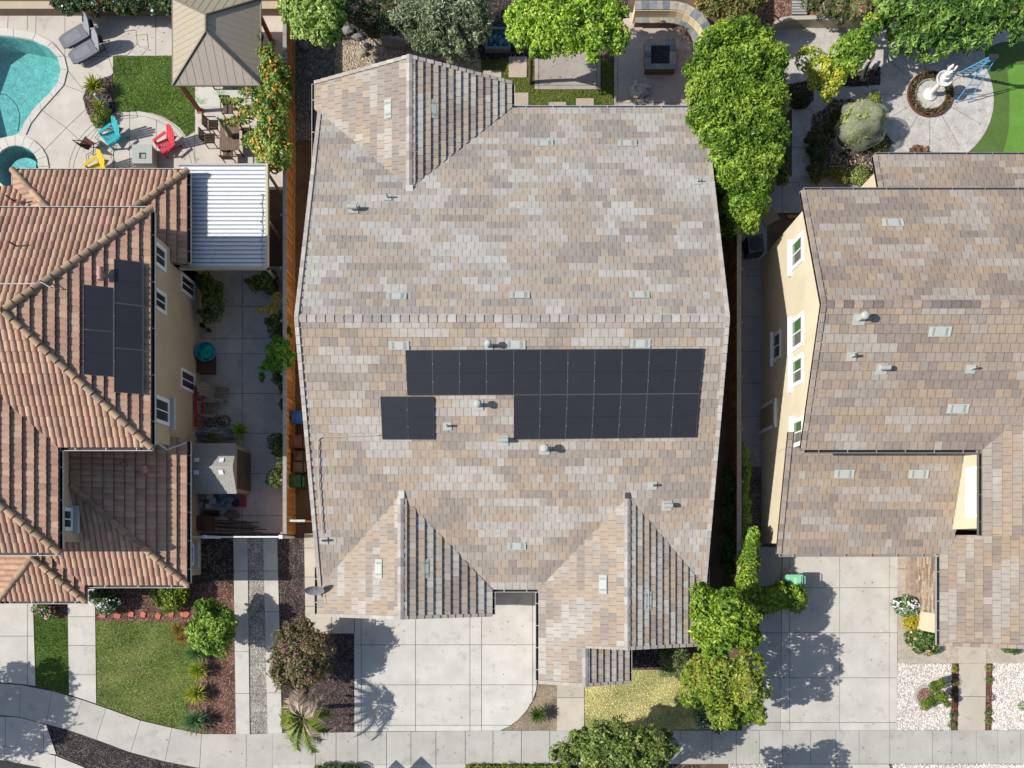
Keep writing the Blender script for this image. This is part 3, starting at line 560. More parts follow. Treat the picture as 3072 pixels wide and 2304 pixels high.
wm = MB(); wm.prism([(-8.1,18.5),(-0.5,18.5),(-0.5,19.9),(-8.1,19.9)],0,ze-0.02,CREAM); wm.prism([(-8.0,-1.4),(-1.35,-1.4),(-1.35,-2.6),(-8.0,-2.6)][::-1],0,ze-0.02,CREAM); wm.prism([(1.6,-1.4),(8.0,-1.4),(8.0,-3.9),(4.7,-3.9),(4.7,-5.5),(1.6,-5.5)][::-1],0,ze-0.02,CREAM)
for x_ in (-8.0, 8.0): wm.poly([(x_,18.5,ze-0.02),(x_,-1.3,ze-0.02),(x_,YR,ZR-0.25)], CREAM)
wm.poly([(-8,19.88,ze-0.1),(-0.6,19.88,ze-0.1),(-4.28,19.88,4.1)], CREAM); wm.poly([(-7.9,-2.58,ze-0.1),(-1.45,-2.58,ze-0.1),(-4.66,-2.58,z4-0.15)], CREAM); wm.poly([(1.9,-3.88,ze-0.1),(7.9,-3.88,ze-0.1),(4.83,-3.88,z5-0.15)], CREAM); wm.poly([(1.7,-5.48,ze-0.1),(4.6,-5.48,ze-0.1),(3.13,-5.48,zp-0.15)], CREAM)
wm.build('wall', 'stucco', main)
gd = MB(); gd.box(-7.3,-2.2,-2.62,-2.56,0.05,2.2,S(236,230,218)); [gd.box(-7.25,-2.25,-2.64,-2.6,0.1+k*0.53,0.56+k*0.53,S(228,222,210)) for k in range(4)]; gd.build('garage_door', 'plain', main)
gutter((0.02,19.15,ze),(8.3,19.15,ze),(0,1,0),main,S(190,196,204),(0.16,0.18,0.22),n=7); gutter((-0.84,-1.87,ze),(1.14,-1.87,ze),(0,-1,0),main,n=2)
gutter((-8.63,20.2,ze),(-8.63,14.6,ze),(-1,0,0),main,n=4); gutter((0,20.2,ze),(0,19.3,ze),(1,0,0),main,n=1); gutter((-8.51,-0.9,ze),(-8.51,-2.95,ze),(-1,0,0),main,n=2)
gutter((-0.85,-2.0,ze),(-0.85,-2.95,ze),(1,0,0),main,n=2); gutter((1.15,-2.0,ze),(1.15,-5.85,ze),(-1,0,0),main,n=4); gutter((8.5,-0.9,ze),(8.5,-4.2,ze),(1,0,0),main,n=3); gutter((5.12,-4.4,ze),(5.12,-5.85,ze),(1,0,0),main,n=2)
for p in ((1632,430),(1882,430),(1189,889),(1559,885),(1918,884)): flat_vent(mN, *p, mroof)
for p in ((1197,1037),(1546,1034),(1921,1031),(1550,1638)): flat_vent(mS, *p, mroof)
for sl_, p in ((gN[0][0],(1164,327)),(gN[1][0],(1299,327)),(gS[0][0],(1136,1706)),(gS[1][0],(1276,1706)),(gE[0][0],(1809,1753)),(gE[1][0],(1945,1802))): flat_vent(sl_, *p, mroof)
pipe_vent(mN,1163,593,mroof,0.04,0.3,0.3); pipe_vent(mN,2092,545,mroof,0.035,0.25,0.3); hood_vent(mN,1060,628,mroof)
pipe_vent(mS,1466,1039,mroof,0.07,0.45,0.3,True); pipe_vent(mS,1435,1217,mroof,0.08,0.45,0.36,True); pipe_vent(mS,1342,1279,mroof,0.04,0.3,0.32); hood_vent(mS,1510,1322,mroof)
pipe_vent(mS,1633,1349,mroof,0.09,0.5,0.4,True); pipe_vent(mS,1957,1457,mroof,0.045,0.3,0.34); hood_vent(mS,2000,1517,mroof); pipe_vent(mS,972,1622,mroof,0.05,0.3,0.3)
# solar panels of the main roof (photo corners measured row by row)
def lerp(a, b, t): return a+(b-a)*t
xt = [1216,1297,1379,1459,1541,1622,1704,1785,1867,1949,2031,2112]; xm = [1222,1299,1379,1460,1541,1621,1702,1782,1863,1942,2021,2098]; yt = (1050,1045); ym = (1187,1181)
for i in range(11): solar(mS, [(xt[i],lerp(*yt,i/11)),(xt[i+1],lerp(*yt,(i+1)/11)),(xm[i+1],lerp(*ym,(i+1)/11)),(xm[i],lerp(*ym,i/11))], mroof)
xb = [1541,1618,1696,1775,1854,1932,2011,2088]; yb_ = (1319,1313); xm2 = xm[4:]
for i in range(7): solar(mS, [(xm2[i],1185-i*0.6),(xm2[i+1],1184-i*0.6),(xb[i+1],lerp(*yb_,(i+1)/7)),(xb[i],lerp(*yb_,i/7))], mroof)
for q in ([(1141,1189),(1219,1189),(1223,1319),(1147,1319)], [(1221,1189),(1300,1189),(1302,1319),(1225,1319)]): solar(mS, q, mroof)
cd = MB(); cd.tube([mS.at(*p, 0.1) for p in ((1146,1303),(1130,1306),(1045,1309),(965,1311),(955,1317),(953,1330),(957,1450),(968,1600))], 0.022, S(205,200,190), 8); cd.build('conduit', 'plain', mroof)
sd = MB(); x, y, z = P(948,1766,3.1); dc = Vector((x,y,z+0.25)); sd.tube([(x+0.3,y-0.5,2.95),(x+0.12,y-0.1,3.1),tuple(dc)], 0.025, S(180,180,180)); sd.tube([tuple(dc),(dc.x+0.02,dc.y-0.62,dc.z+0.1)], 0.012, S(150,150,150))
nrm = Vector((0.1,-0.75,0.5)).normalized(); ua = Vector((1,0.1,0)).normalized(); ub = nrm.cross(ua); prev = None
for k in range(6):
    r_ = 0.42*k/5; ring = [dc+ua*r_*math.cos(a*math.pi/12)+ub*r_*0.9*math.sin(a*math.pi/12)+nrm*0.3*(k/5)**2*0.3 for a in range(24)]
    if prev: [sd.poly([prev[a], prev[(a+1)%24], ring[(a+1)%24], ring[a]], S(176,180,186)) for a in range(24)]
    prev = ring
sd.build('satellite_dish', 'metal', main)
# ------------------------------------------------------------------ RIGHT HOUSE
STC = S(240,226,194,0.62)
rh = thing('house', 'two-storey cream stucco house with flat-tile roof on the right', 'house', (16, 6, 0), 'houses')
u2 = 5.8; rN = Slope((0,14.15),(0,1),u2,1.95/5.15); rS = Slope((0,3.84),(0,-1),u2,1.95/5.16); rW = Slope((18.66,0),(-1,0),u2,0.37); XR = 11.46
gS2 = Slope((0,-0.32),(0,-1),2.9,0.27); gW2 = Slope((18.66,0),(-1,0),2.9,0.30); nn = Slope((0,17.05),(0,1),3.0,0.3)
RSL = [(rN,[(XR,14.15),(26,14.15),(26,9),(XR,9)]), (rS,[(XR,3.84),(18.66,3.84),(23.8,9),(XR,9)]), (rW,[(18.66,0.42),(18.66,3.84),(23.8,9),(26,9),(26,0.42)]),
       (gS2,[(11.55,-0.32),(18.66,-0.32),(19.2,0.2),(19.2,4.3),(11.9,4.3),(11.9,4.8),(11.55,4.8)]), (gW2,[(18.66,-4.33),(18.66,-0.32),(19.2,0.2),(19.2,0.5),(26,0.5),(26,-4.33)]), (nn,[(15.7,17.05),(26,17.05),(26,13.7),(15.7,13.7)])]
roof = MB(); ti = MB(); RCOL = soft([S(158,146,138), S(168,155,145), S(184,164,145), S(193,172,149), S(186,170,155), S(180,170,161), S(198,190,181)], .75)
for i, (sl_, pl) in enumerate(RSL): under(roof, sl_, pl); flat_tiles(ti, sl_, pl, RCOL, seed=i+51, rep=0.5)
rroof = roof.build('roof', 'wood', rh); ti.build('roof_tiles', 'tile', rroof); cp = MB(); RC2 = [S(176,156,140), S(160,146,136), S(190,168,148), S(140,128,122)]
vcap(cp, (26,9,7.75), (XR+0.1,9,7.75), 0.15, RC2); RK2 = [S(178,164,152), S(166,150,138), S(190,172,156)]
rake(cp, (XR,14.1,u2), (XR,9,7.75), 0.17, RK2, (-1,0,0)); rake(cp, (XR,3.9,u2), (XR,9,7.75), 0.17, RK2, (-1,0,0)); rake(cp, (11.55,-0.3,2.9), (11.55,4.8,4.28), 0.18, RK2, (-1,0,0)); rake(cp, (15.7,17.0,3.0), (15.7,13.7,4.0), 0.18, RK2, (-1,0,0))
rake(cp, (18.8,-4.33,2.95), (26,-4.33,5.1), 0.17, RK2, (0,-1,0)); cp.build('ridge_cap', 'tile', rroof)
wm = MB(); wm.prism([(11.86,13.7),(24,13.7),(24,4.25),(11.86,4.25)], 0, u2-0.03, STC); wm.poly([(11.87,13.7,u2-0.05),(11.87,4.25,u2-0.05),(11.87,9,7.5)], STC)
wm.prism([(19.05,4.2),(24,4.2),(24,0.75),(19.05,0.75)], 0, u2-0.03, STC); wm.build('wall', 'stucco', rh)
wm = MB(); y0_, y1_ = 0.15, 4.24; wm.poly([(11.861,y0_,0),(11.861,y1_,0),(11.861,y1_,3.95),(11.861,y0_,2.88)], STC); wm.poly([(11.86,y0_,0),(18.9,y0_,0),(18.9,y0_,2.85),(11.86,y0_,2.85)], STC)
wm.build('wall', 'stucco', rh); wm = MB(); wm.prism([(19.1,0.1),(24,0.1),(24,-3.9),(19.1,-3.9)], 0, 2.87, STC); wm.build('wall', 'stucco', rh); wm = MB(); wm.prism([(16.1,13.71),(24,13.71),(24,16.6),(16.1,16.6)], 0, 2.95, STC); wm.poly([(16.09,13.72,2.9),(16.09,16.6,2.9),(16.09,13.72,3.9)], STC)
wm.build('wall', 'stucco', rh)
def wpix(X, px): return H-F*X/(px-CX)             # height of a wall point from its photo column
GRN = (0.07,0.13,0.05); DG = (0.12,0.13,0.10)
for yc, z0_, z1_, ww in ((12.25,3.95,4.95,0.95),(8.9,3.95,4.95,1.1),(7.3,4.0,4.95,0.95),(4.75,4.1,5.0,0.9)):
    o = window(11.86,-1,yc-ww/2,yc+ww/2,z0_,z1_,rh,glass=DG,inner=GRN,trim=0.14); s_ = MB(); s_.box(11.72,11.86,yc-ww/2-0.3,yc+ww/2+0.3,z0_-0.24,z0_-0.1,WHT); s_.build('sill','plain',o)
o = window(11.86,-1,8.45,9.5,1.75,2.5,rh,trim=0.11,glass=(0.05,0.05,0.05),inner=(0.05,0.05,0.05)); s_ = MB(); s_.box(11.74,11.86,8.2,9.75,1.52,1.64,WHT); s_.build('sill','plain',o)
dr = MB(); dr.box(11.80,11.86,5.5,6.5,0.1,1.9,S(196,176,140)); dr.box(11.74,11.86,6.5,6.64,0,2.1,WHT); dr.box(11.74,11.86,5.36,5.5,0,2.1,WHT); dr.box(11.74,11.86,5.36,6.64,1.95,2.12,WHT); dr.build('door','plain',rh)
window(19.05,-1,1.3,3.2,4.3,5.4,rh,trim=0.1,glass=(0.6,0.6,0.58),inner=(0.6,0.6,0.58))
gutter((XR+0.15,14.15,u2),(26,14.15,u2),(0,1,0),rh,S(150,150,150),(0.12,0.13,0.14),n=11); gutter((XR+0.15,3.84,u2),(18.5,3.84,u2),(0,-1,0),rh,S(170,164,156),n=6); gutter((18.66,3.7,u2),(18.66,0.45,u2),(-1,0,0),rh,S(120,116,110),n=3)
gutter((11.7,-0.32,2.9),(18.5,-0.32,2.9),(0,-1,0),rh,S(186,180,168),(0.25,0.23,0.2),n=6); gutter((18.66,-0.45,2.9),(18.66,-4.3,2.9),(-1,0,0),rh,S(176,180,176),n=3); gutter((15.85,17.05,3.0),(26,17.05,3.0),(0,1,0),rh,S(150,150,150),(0.12,0.13,0.14),n=9)
for sl_, px, py in ((rN,2679,668),(rS,2820,995),(rS,2874,1226),(gS2,2533,1422),(gS2,2756,1422)): flat_vent(sl_,px,py,rroof,0.82,0.36,S(222,226,217,.58))
pipe_vent(rS,2577,958,rroof,0.08,0.45,0.42,True); pipe_vent(rS,2554,1070,rroof,0.05,0.35,0.34); hood_vent(rS,2645,1107,rroof); pipe_vent(rS,2912,1107,rroof,0.045,0.35,0.34)
ven = MB(); rv = random.Random(5)
for k in range(22):
    yy = -0.45
    while yy > -3.0:
        l_ = rv.uniform(.25,.6); y2 = max(-3.02, yy-l_); ven.box(19.02-rv.uniform(0,.03),19.1,y2+.01,yy-.005,.13*k,.13*k+.12,vary(rv.choice([S(186,164,140),S(168,140,118),S(200,182,160),S(150,128,112)]),.12)); yy = y2
ven.build('stone_veneer','stone',rh)
ven = MB(); ven.box(18.7,19.02,-3.05,-.4,0,.5,S(176,158,142)); ven.build('stone_ledge','stone',rh)
# ------------------------------------------------------------------ LEFT HOUSE
lh = thing('house', 'two-storey house with terracotta barrel-tile hip roofs on the left', 'house', (-18, 6, 0), 'houses')
TAN = S(226,206,176,0.6); ZT = 7.55
lN = Slope((0,13.40),(0,1),5.8,(ZT-5.8)/4.6); lS = Slope((0,3.93),(0,-1),5.8,(ZT-5.8)/4.87); lE = Slope((-14.3,0),(1,0),5.8,(ZT-5.8)/4.7)
wE = Slope((-17.96,0),(1,0),5.8,0.37); wS = Slope((0,-0.24),(0,-1),5.8,0.37)
nN = Slope((0,16.4),(0,1),2.9,0.37); nE = Slope((-14.15,0),(1,0),2.9,0.37); nW = Slope((-21.74,0),(-1,0),2.9,0.37); nN2 = Slope((0,15.7),(0,1),2.9,0.37)
sE = Slope((-14.15,0),(1,0),2.9,0.35); sS = Slope((0,-1.68),(0,-1),2.9,0.35)
pS = Slope((0,-2.38),(0,-1),2.9,0.35); pEa = Slope((-18.6,0),(1,0),2.9,0.35); pWe = Slope((-22.4,0),(-1,0),2.9,0.35)
LSL = [(lN,[(-14.3,13.4),(-19,8.8),(-25,8.8),(-25,13.4)]),(lS,[(-14.3,3.93),(-19,8.8),(-25,8.8),(-25,8),(-22.03,8),(-17.96,3.93)]),(lE,[(-14.3,3.93),(-14.3,13.4),(-19,8.8)]),
 (wE,[(-17.96,-0.24),(-17.96,3.93),(-22.03,8),(-24,8),(-24,5.8)]),(wS,[(-17.96,-0.24),(-24,5.8),(-25,5.8),(-25,-0.24)]),
 (nN,[(-21.74,16.4),(-14.15,16.4),(-17.65,12.9),(-18.24,12.9)]),(nW,[(-21.74,16.4),(-18.24,12.9),(-18.94,12.9),(-21.74,15.7)]),(nN2,[(-25,15.7),(-21.74,15.7),(-18.94,12.9),(-25,12.9)]),
 (nE,[(-14.15,12.3),(-14.15,16.4),(-17.65,12.9),(-14.75,12.9),(-14.75,12.3)]),
 (sE,[(-14.15,-1.68),(-14.15,4.75),(-14.78,4.75),(-14.78,4.38),(-18.4,4.38),(-18.4,2.57)]),(sS,[(-14.15,-1.68),(-18.4,2.57),(-18.4,0.22),(-20.5,0.22),(-18.6,-1.68)]),
 (pS,[(-18.6,-2.38),(-20.5,-0.48),(-22.4,-2.38)]),(pEa,[(-18.6,-2.38),(-18.6,-1.68),(-20.5,0.22),(-20.5,-0.48)]),(pWe,[(-22.4,-2.38),(-20.5,-0.48),(-20.5,0.22),(-22.4,0.22)])]
roof = MB(); ti = MB()
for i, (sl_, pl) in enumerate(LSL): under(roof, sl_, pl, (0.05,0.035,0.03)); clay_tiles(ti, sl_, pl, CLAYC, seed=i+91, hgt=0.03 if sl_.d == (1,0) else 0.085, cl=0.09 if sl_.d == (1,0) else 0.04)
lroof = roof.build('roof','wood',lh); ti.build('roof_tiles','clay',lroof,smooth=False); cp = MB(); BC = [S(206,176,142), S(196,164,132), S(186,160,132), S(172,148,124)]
for a, b in (((-14.3,13.4,5.8),(-19,8.8,ZT)),((-14.3,3.93,5.8),(-19,8.8,ZT)),((-19,8.8,ZT),(-25,8.8,ZT)),((-17.96,-0.24,5.8),(-22,3.8,7.3)),((-14.15,16.4,2.9),(-17.6,12.95,4.18)),((-21.74,16.4,2.9),(-18.3,12.95,4.18)),((-14.15,-1.68,2.9),(-18.38,2.55,4.38)),((-18.6,-2.38,2.9),(-20.5,-0.48,3.56)),((-22.4,-2.38,2.9),(-20.5,-0.48,3.56)),((-20.5,-0.48,3.56),(-20.5,0.2,3.56))):
    barrel(cp, Vector(a)+Vector((0,0,0.05)), Vector(b)+Vector((0,0,0.05)), 0.13, BC)
cp.build('ridge_cap','clay',lroof)
wm = MB(); wm.prism([(-14.8,12.9),(-14.8,4.38),(-18.4,4.38),(-18.4,0.2),(-26,0.2),(-26,12.9)],0,5.77,TAN); wm.build('wall','stucco',lh)
wm = MB(); wm.prism([(-14.8,4.4),(-14.8,-1.33),(-18.9,-1.33),(-18.9,-1.9),(-22,-1.9),(-22,4.4)],0,2.86,TAN); wm.build('wall','stucco',lh); wm = MB(); wm.prism([(-14.8,15.9),(-14.8,12.3),(-21,12.3),(-21,15.9)],0,2.86,TAN); wm.build('wall','stucco',lh)
window(-14.8,1,11.82,12.55,3.75,4.95,lh,trim=0.13); window(-14.8,1,11.55,12.2,0.85,2.1,lh,trim=0.1); window(-14.8,1,10.0,10.65,3.7,4.9,lh,trim=0.12); window(-14.8,1,7.2,7.92,0.85,2.1,lh,trim=0.1)
window(-14.8,1,5.3,6.2,3.45,5.0,lh,True,trim=0.12); window(-18.4,1,0.78,1.5,4.4,5.3,lh,True,trim=0.12); window(-14.8,1,-0.75,0.0,1.0,2.3,lh,True,trim=0.11)
for a, b, o, n_ in (((-25,13.4),(-14.3,13.4),(0,1,0),6),((-17.96,3.93),(-14.3,3.93),(0,-1,0),3),((-25,-0.24),(-17.96,-0.24),(0,-1,0),4),((-14.3,13.3),(-14.3,4.05),(1,0,0),5),((-17.96,3.8),(-17.96,-0.1),(1,0,0),3)): gutter((*a,5.8),(*b,5.8),o,lh,S(222,214,204),n=n_)
for a, b, o, n_ in (((-21.74,16.4),(-14.15,16.4),(0,1,0),6),((-14.15,16.3),(-14.15,12.4),(1,0,0),4),((-14.15,4.6),(-14.15,-1.6),(1,0,0),5),((-18.5,-1.68),(-14.15,-1.68),(0,-1,0),3),((-22.4,-2.38),(-18.6,-2.38),(0,-1,0),4),((-21.74,16.3),(-21.74,15.8),(-1,0,0),1)): gutter((*a,2.9),(*b,2.9),o,lh,S(222,214,204),n=n_)
cx_ = [250,341,341,250]
for x0,x1,ya,yb2,yc,yd in ((250,341,853,863,988,996),(250,341,988,996,1124,1131),(342,430,776,787,908,919),(342,430,908,919,1044,1051),(342,430,1044,1051,1177,1184)): solar(lE,[(x0,ya),(x1,yb2),(x1,yd),(x0,yc)],lroof,h=0.19)
hood_vent(lE,312,828,lroof,0.5,0.11,S(206,160,144)); hood_vent(sE,440,1410,lroof,0.3,0.12,S(206,150,134)); pipe_vent(sE,375,1393,lroof,0.05,0.35,0.2,col=S(180,130,112))
for px, py in ((42,603),(52,740)): pipe_vent(lN if py > 630 else nN, px, py, lroof, 0.035, 0.5, 0.2, col=(0.14,0.04,0.03))
cd = MB(); cd.tube([lN.at(-20,851,0.14),lN.at(95,851,0.14),lN.at(125,847,0.2),(lE.at(150,862,0.3)),lE.at(170,866,0.14)],0.02,S(225,225,225),6); cd.tube([(-14.8,4.6,5.5),(-14.6,4.1,3.9),(-14.1,4.5,3.2)],0.03,S(225,225,225),6); cd.build('conduit','plain',lroof)
# ------------------------------------------------------------------ BUILDERS FOR LOOSE THINGS
def legs4(parent, x0, x1, y0, y1, z0, z1, w, col, mt='wood', name='leg'):
    for x in (x0, x1):
        for y in (y0, y1): m = MB(); m.box(x-w/2, x+w/2, y-w/2, y+w/2, z0, z1, col); m.build(name, mt, parent)
def place(t, px, py, rz, z=0.04): x, y = G(px, py); t.location = (x, y, z); t.rotation_euler = (0, 0, math.radians(rz))
def adirondack(px, py, rz, col, label, k=1.0):
    """faces +y locally"""
    t = thing('adirondack_chair', label, 'chair', group='adirondack chairs'); s = MB(); 
    for i in range(6): s.obox((0, -0.22+0.1*i, 0.25+0.025*i), (0.27,0,0), (0,0.044,0.011), (0,0,0.011), vary(col,0.06))
    s.build('seat','plastic',t); b = MB()
    for i in range(5):
        x = (i-2)*0.108; L = 1.0-0.06*abs(i-2)**1.6; b.obox((x*1.06, -0.26-L/2*.52, 0.26+L/2*0.85), (0.047,0,0), (x*0.10,-L/2*0.52,L/2*0.85), (0,0.010,0.006), vary(col,0.06))
    b.bar((-0.27,-0.56,0.72),(0.27,-0.56,0.72),0.04,0.02,col); b.build('backrest','plastic',t)
    for sx in (-1, 1):
        a = MB(); a.obox((sx*0.34,-0.05,0.53),(0.065,0,0),(0,0.36,0.02),(0,0,0.012),col); a.build('armrest','plastic',t)
        l = MB(); l.box(sx*0.31-0.02,sx*0.31+0.02,0.22,0.32,0,0.52,col); l.build('leg','plastic',t)
        l = MB(); l.obox((sx*0.29,-0.14,0.19),(0.018,0,0),(0,0.48,0.15),(0,0,0.05),tuple(v*0.95 for v in col)); l.build('leg','plastic',t)
    t.scale = (k,k,k); place(t, px, py, rz)
def bin_(px, py, rz, col, label, w=0.55, d=0.65, h=1.0, lid=None, grp='wheeled bins'):
    t = thing('wheeled_bin', label, 'trash bin', group=grp); lid = lid or col; b = MB(); n = len(b.V)
    b.V += [(-w*.4,-d*.38,0.05),(w*.4,-d*.38,0.05),(w*.4,d*.38,0.05),(-w*.4,d*.38,0.05),(-w/2,-d/2,h*.93),(w/2,-d/2,h*.93),(w/2,d/2,h*.93),(-w/2,d/2,h*.93)]
    for f in ((0,1,2,3),(0,1,5,4),(1,2,6,5),(2,3,7,6),(3,0,4,7)): b.Fa.append([n+i for i in f]); b.Co.append(col)
    b.build('body','plastic',t); l = MB(); l.box(-w/2-.02,w/2+.02,-d/2-.02,d/2-.04,h*.93,h*.96,lid); l.box(-w*.42,w*.42,-d*.42,d*.34,h*.96,h,lid); l.box(-w*.3,w*.3,-d*.1,d*.1,h,h+.012,tuple(v*1.25 for v in lid)); l.build('lid','plastic',t)
    hd = MB(); hd.tube([(-w*.4,d*.5,h*.93),(-w*.4,d*.58,h*.95),(w*.4,d*.58,h*.95),(w*.4,d*.5,h*.93)],0.018,lid); hd.build('handle','plastic',t)
    for sx in (-1,1): wl = MB(); wl.tube([(sx*w*.42-.03,d*.42,0.13),(sx*w*.42+.03,d*.42,0.13)],0.12,(0.02,0.02,0.02),14); wl.build('wheel','plastic',t)
    place(t, px, py, rz, 0.02)
def LB(px, py, z, r, ry=None, rz=None):
    s = F/(H-z); ry = ry or r; x, y, _ = P(px, py, z); return (x, y, z-(rz or min(r, ry)/s*0.8)*0.6, r/s, ry/s, rz or min(r, ry)/s*0.8)
def crown(mb, lobes, dens, size, cols, seed=1, rough=0.2, asp=0.42, core=True, up=0.35, corec=None, droop=0.0, zmin=-0.35, clump=0):
    rg_ = np.random.default_rng(seed); cols = np.array(cols)*1.26*np.array([0.95,1.0,1.0])
    for li_, (cx, cy, cz, rx, ry, rz) in enumerate(lobes):
        n = int(dens*(rx*ry+0.5*(rx+ry)*rz)*3.1)
        if clump:
            nc = max(6, n//clump); dc = rg_.normal(size=(nc, 3)); dc /= np.linalg.norm(dc, axis=1)[:, None]; d = dc[rg_.integers(0, nc, n)]+rg_.normal(0, 0.11, (n, 3))
        else: d = rg_.normal(size=(n, 3))
        d /= np.linalg.norm(d, axis=1)[:, None]; d = d[d[:, 2] > zmin]; n = len(d)
        base = d*np.array([rx, ry, rz])+np.array([cx, cy, cz]); lump = sines(base, seed+5, 4.0)+0.6*sines(base, seed+6, 9.0)
        q = 1+rough*lump-np.abs(rg_.normal(0, 0.10, n)); p = np.array([cx, cy, cz])+d*np.array([rx, ry, rz])*q[:, None]
        nn_ = d*0.7+rg_.normal(0, 0.55, (n, 3)); nn_[:, 2] += up; nn_ /= np.linalg.norm(nn_, axis=1)[:, None]
        a = np.cross(nn_, rg_.normal(size=(n, 3))); a /= np.linalg.norm(a, axis=1)[:, None]+1e-9; a[:, 2] -= droop; b = np.cross(nn_, a)
        l = size*rg_.uniform(0.5, 1.25, n)[:, None]; v = np.stack([p-a*l, p+b*l*asp-a*l*0.1, p+a*l, p-b*l*asp-a*l*0.1], 1)
        cn = sines(base, seed+9, 2.2)*0.5+0.5+rg_.normal(0, 0.28, n); ci = np.clip((cn*len(cols)).astype(int), 0, len(cols)-1)
        mb.arr(v, cols[ci]*(1+rg_.uniform(-0.18, 0.18, (n, 1))))
        if core:
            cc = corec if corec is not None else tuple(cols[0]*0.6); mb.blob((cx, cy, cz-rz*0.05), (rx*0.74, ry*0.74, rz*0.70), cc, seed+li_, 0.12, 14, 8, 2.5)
def tree(name, label, cat, lobes, dens, size, cols, base=None, tr=0.09, seed=1, group=None, flowers=None, trunk=True, **kw):
    bx, by = G(*base) if base else (lobes[0][0], lobes[0][1]); t = thing(name, label, cat, (bx, by, 0), group)
    rs_ = random.Random(seed); sat = []
    for (lx, ly, lz, ax, ay, az) in lobes:
        if max(ax, ay) > 0.42:
            for k_ in range(4):
                an = rs_.uniform(0, 6.28); q = rs_.uniform(.22, .42); sat.append((lx+math.cos(an)*ax*.95, ly+math.sin(an)*ay*.95, lz-az*.1+rs_.uniform(-.2,.25), ax*q, ay*q, az*q))
    lobes = list(lobes)+sat
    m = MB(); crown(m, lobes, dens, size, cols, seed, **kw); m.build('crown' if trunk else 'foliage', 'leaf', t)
    if trunk:
        k = MB(); zc = min(l[2] for l in lobes); mid = Vector((bx, by, zc*0.55)); k.tube([(bx,by,-0.05), (bx+0.03,by+0.02,zc*0.3), tuple(mid)], tr, S(120,100,82), 10, tr*0.75)
        for l in lobes[:len(lobes)-len(sat)]: k.tube([mid, (mid+Vector(l[:3]))/2+Vector((0.05,0,0.1)), (l[0],l[1],l[2]+l[5]*0.3)], tr*0.5, S(120,100,82), 6, tr*0.15)
        k.build('trunk','bark',t)
    if flowers:
        fm = MB(); fc, dn, sz = flowers; crown(fm, lobes, dn, sz, fc, seed+77, core=False, asp=0.8, up=0.8, zmin=0.0, clump=kw.get('fclump', 0)); fm.build('flowers','leaf',t)
    return t
def rosette(px, py, z, n, L, w, cols, name, label, cat, stem=0.0, el=(10, 75), parent=None, group=None):
    x, y, _ = P(px, py, z); t = parent or thing(name, label, cat, (x, y, 0), group); m = MB()
    for i in range(n):
        a = i*2.399+R.uniform(-.2,.2); e = math.radians(lerp(el[1], el[0], (i/n)**0.8)+R.uniform(-6,6)); l = L*R.uniform(0.75,1.1); d = Vector((math.cos(a)*math.cos(e), math.sin(a)*math.cos(e), math.sin(e))); s_ = Vector((-math.sin(a), math.cos(a), 0))
        c = vary(R.choice(cols), 0.15); p0 = Vector((x, y, z)); p1 = p0+d*l*0.5; p2 = p0+d*l-Vector((0,0,0.12*l)); k = d.cross(s_)*w*0.35
        m.poly([p0-s_*w*0.4, p1-s_*w*0.5, p1+k, p0+k], c); m.poly([p0+s_*w*0.4, p1+s_*w*0.5, p1+k, p0+k], tuple(v*0.9 for v in c)); m.poly([p1-s_*w*0.5, p2, p1+k], c); m.poly([p1+s_*w*0.5, p2, p1+k], tuple(v*0.9 for v in c))
    m.build('foliage','leaf',t)
    if stem > 0: k = MB(); k.tube([(x,y,0),(x,y,z)], stem, S(120,104,84), 8); k.build('stem','bark',t)
    return t
def pot(px, py, r, h, col, label, soil=S(70,56,46), name='flower_pot', grp=None, z0=0.03):
    x, y = G(px, py); t = thing(name, label, 'pot', (x, y, 0), grp); m = MB(); m.lathe((x,y,z0), [(r*.72,0),(r,h),(r,h+0.03),(r*.88,h+0.03),(r*.86,h-0.04)], col, 22); m.build('body','plain',t); s_ = MB(); s_.lathe((x,y,z0), [(r*.86,h-0.05),(r*.5,h-0.045)], soil, 16, 0.03); s_.build('soil','soil',t); return t
def rock(px, py, r, h, col, label, seed=1, grp='rocks'):
    m = MB(); x, y = G(px, py); m.blob((x,y,h*0.35), (r[0],r[1],h*0.65), col, seed, 0.16, 14, 9, 1.6); tag(m.build('rock','stone',smooth=False), label, 'rock', grp)
# ------------------------------------------------------------------ FENCES
def fence(name, label, x, y0, y1, h, face, bcol, ccol, capx, z0=0.0, bw=0.14):
    t = thing(name, label, 'fence', (x, (y0+y1)/2, 0), 'boundary fences'); m = MB(); y = y0; i = 0
    while y < y1-0.02:
        c = vary(R.choice(bcol), 0.12); m.box(x-0.012+face*0.012*(i%2), x+0.012+face*0.012*(i%2), y, min(y+bw-0.006, y1), z0+0.02, h-0.03, c); y += bw; i += 1
    m.build('board_panel','wood',t); c = MB(); y = y0
    while y < y1: c.box(min(capx), max(capx), y, min(y+2.4, y1)-0.008, h-0.03, h+0.02, vary(ccol, 0.07)); y += 2.4
    c.build('cap_rail','wood',t); r = MB(); r.box(x+face*0.03,x+face*0.06,y0,y1,0.3,0.4,bcol[0]); r.build('rail','wood',t)
    for k in range(int((y1-y0)/2.4)+1): p = MB(); p.box(x-face*0.10-0.045, x-face*0.10+0.045, y0+k*2.4, min(y0+k*2.4+0.09, y1), 0, h-0.03, ccol); p.build('post','wood',t)
OR = [S(196,134,78,.85), S(184,122,68,.85), S(208,148,90,.85), S(170,112,64,.85)]; DKF = [S(150,104,74), S(136,92,66), S(124,84,60)]
fence('wooden_fence', 'orange-stained board fence between the terracotta-roofed house and the middle house', -10.33, G(0,1604)[1], G(0,-60)[1], 1.8, 1, OR, S(176,170,166), (-10.35,-10.18))
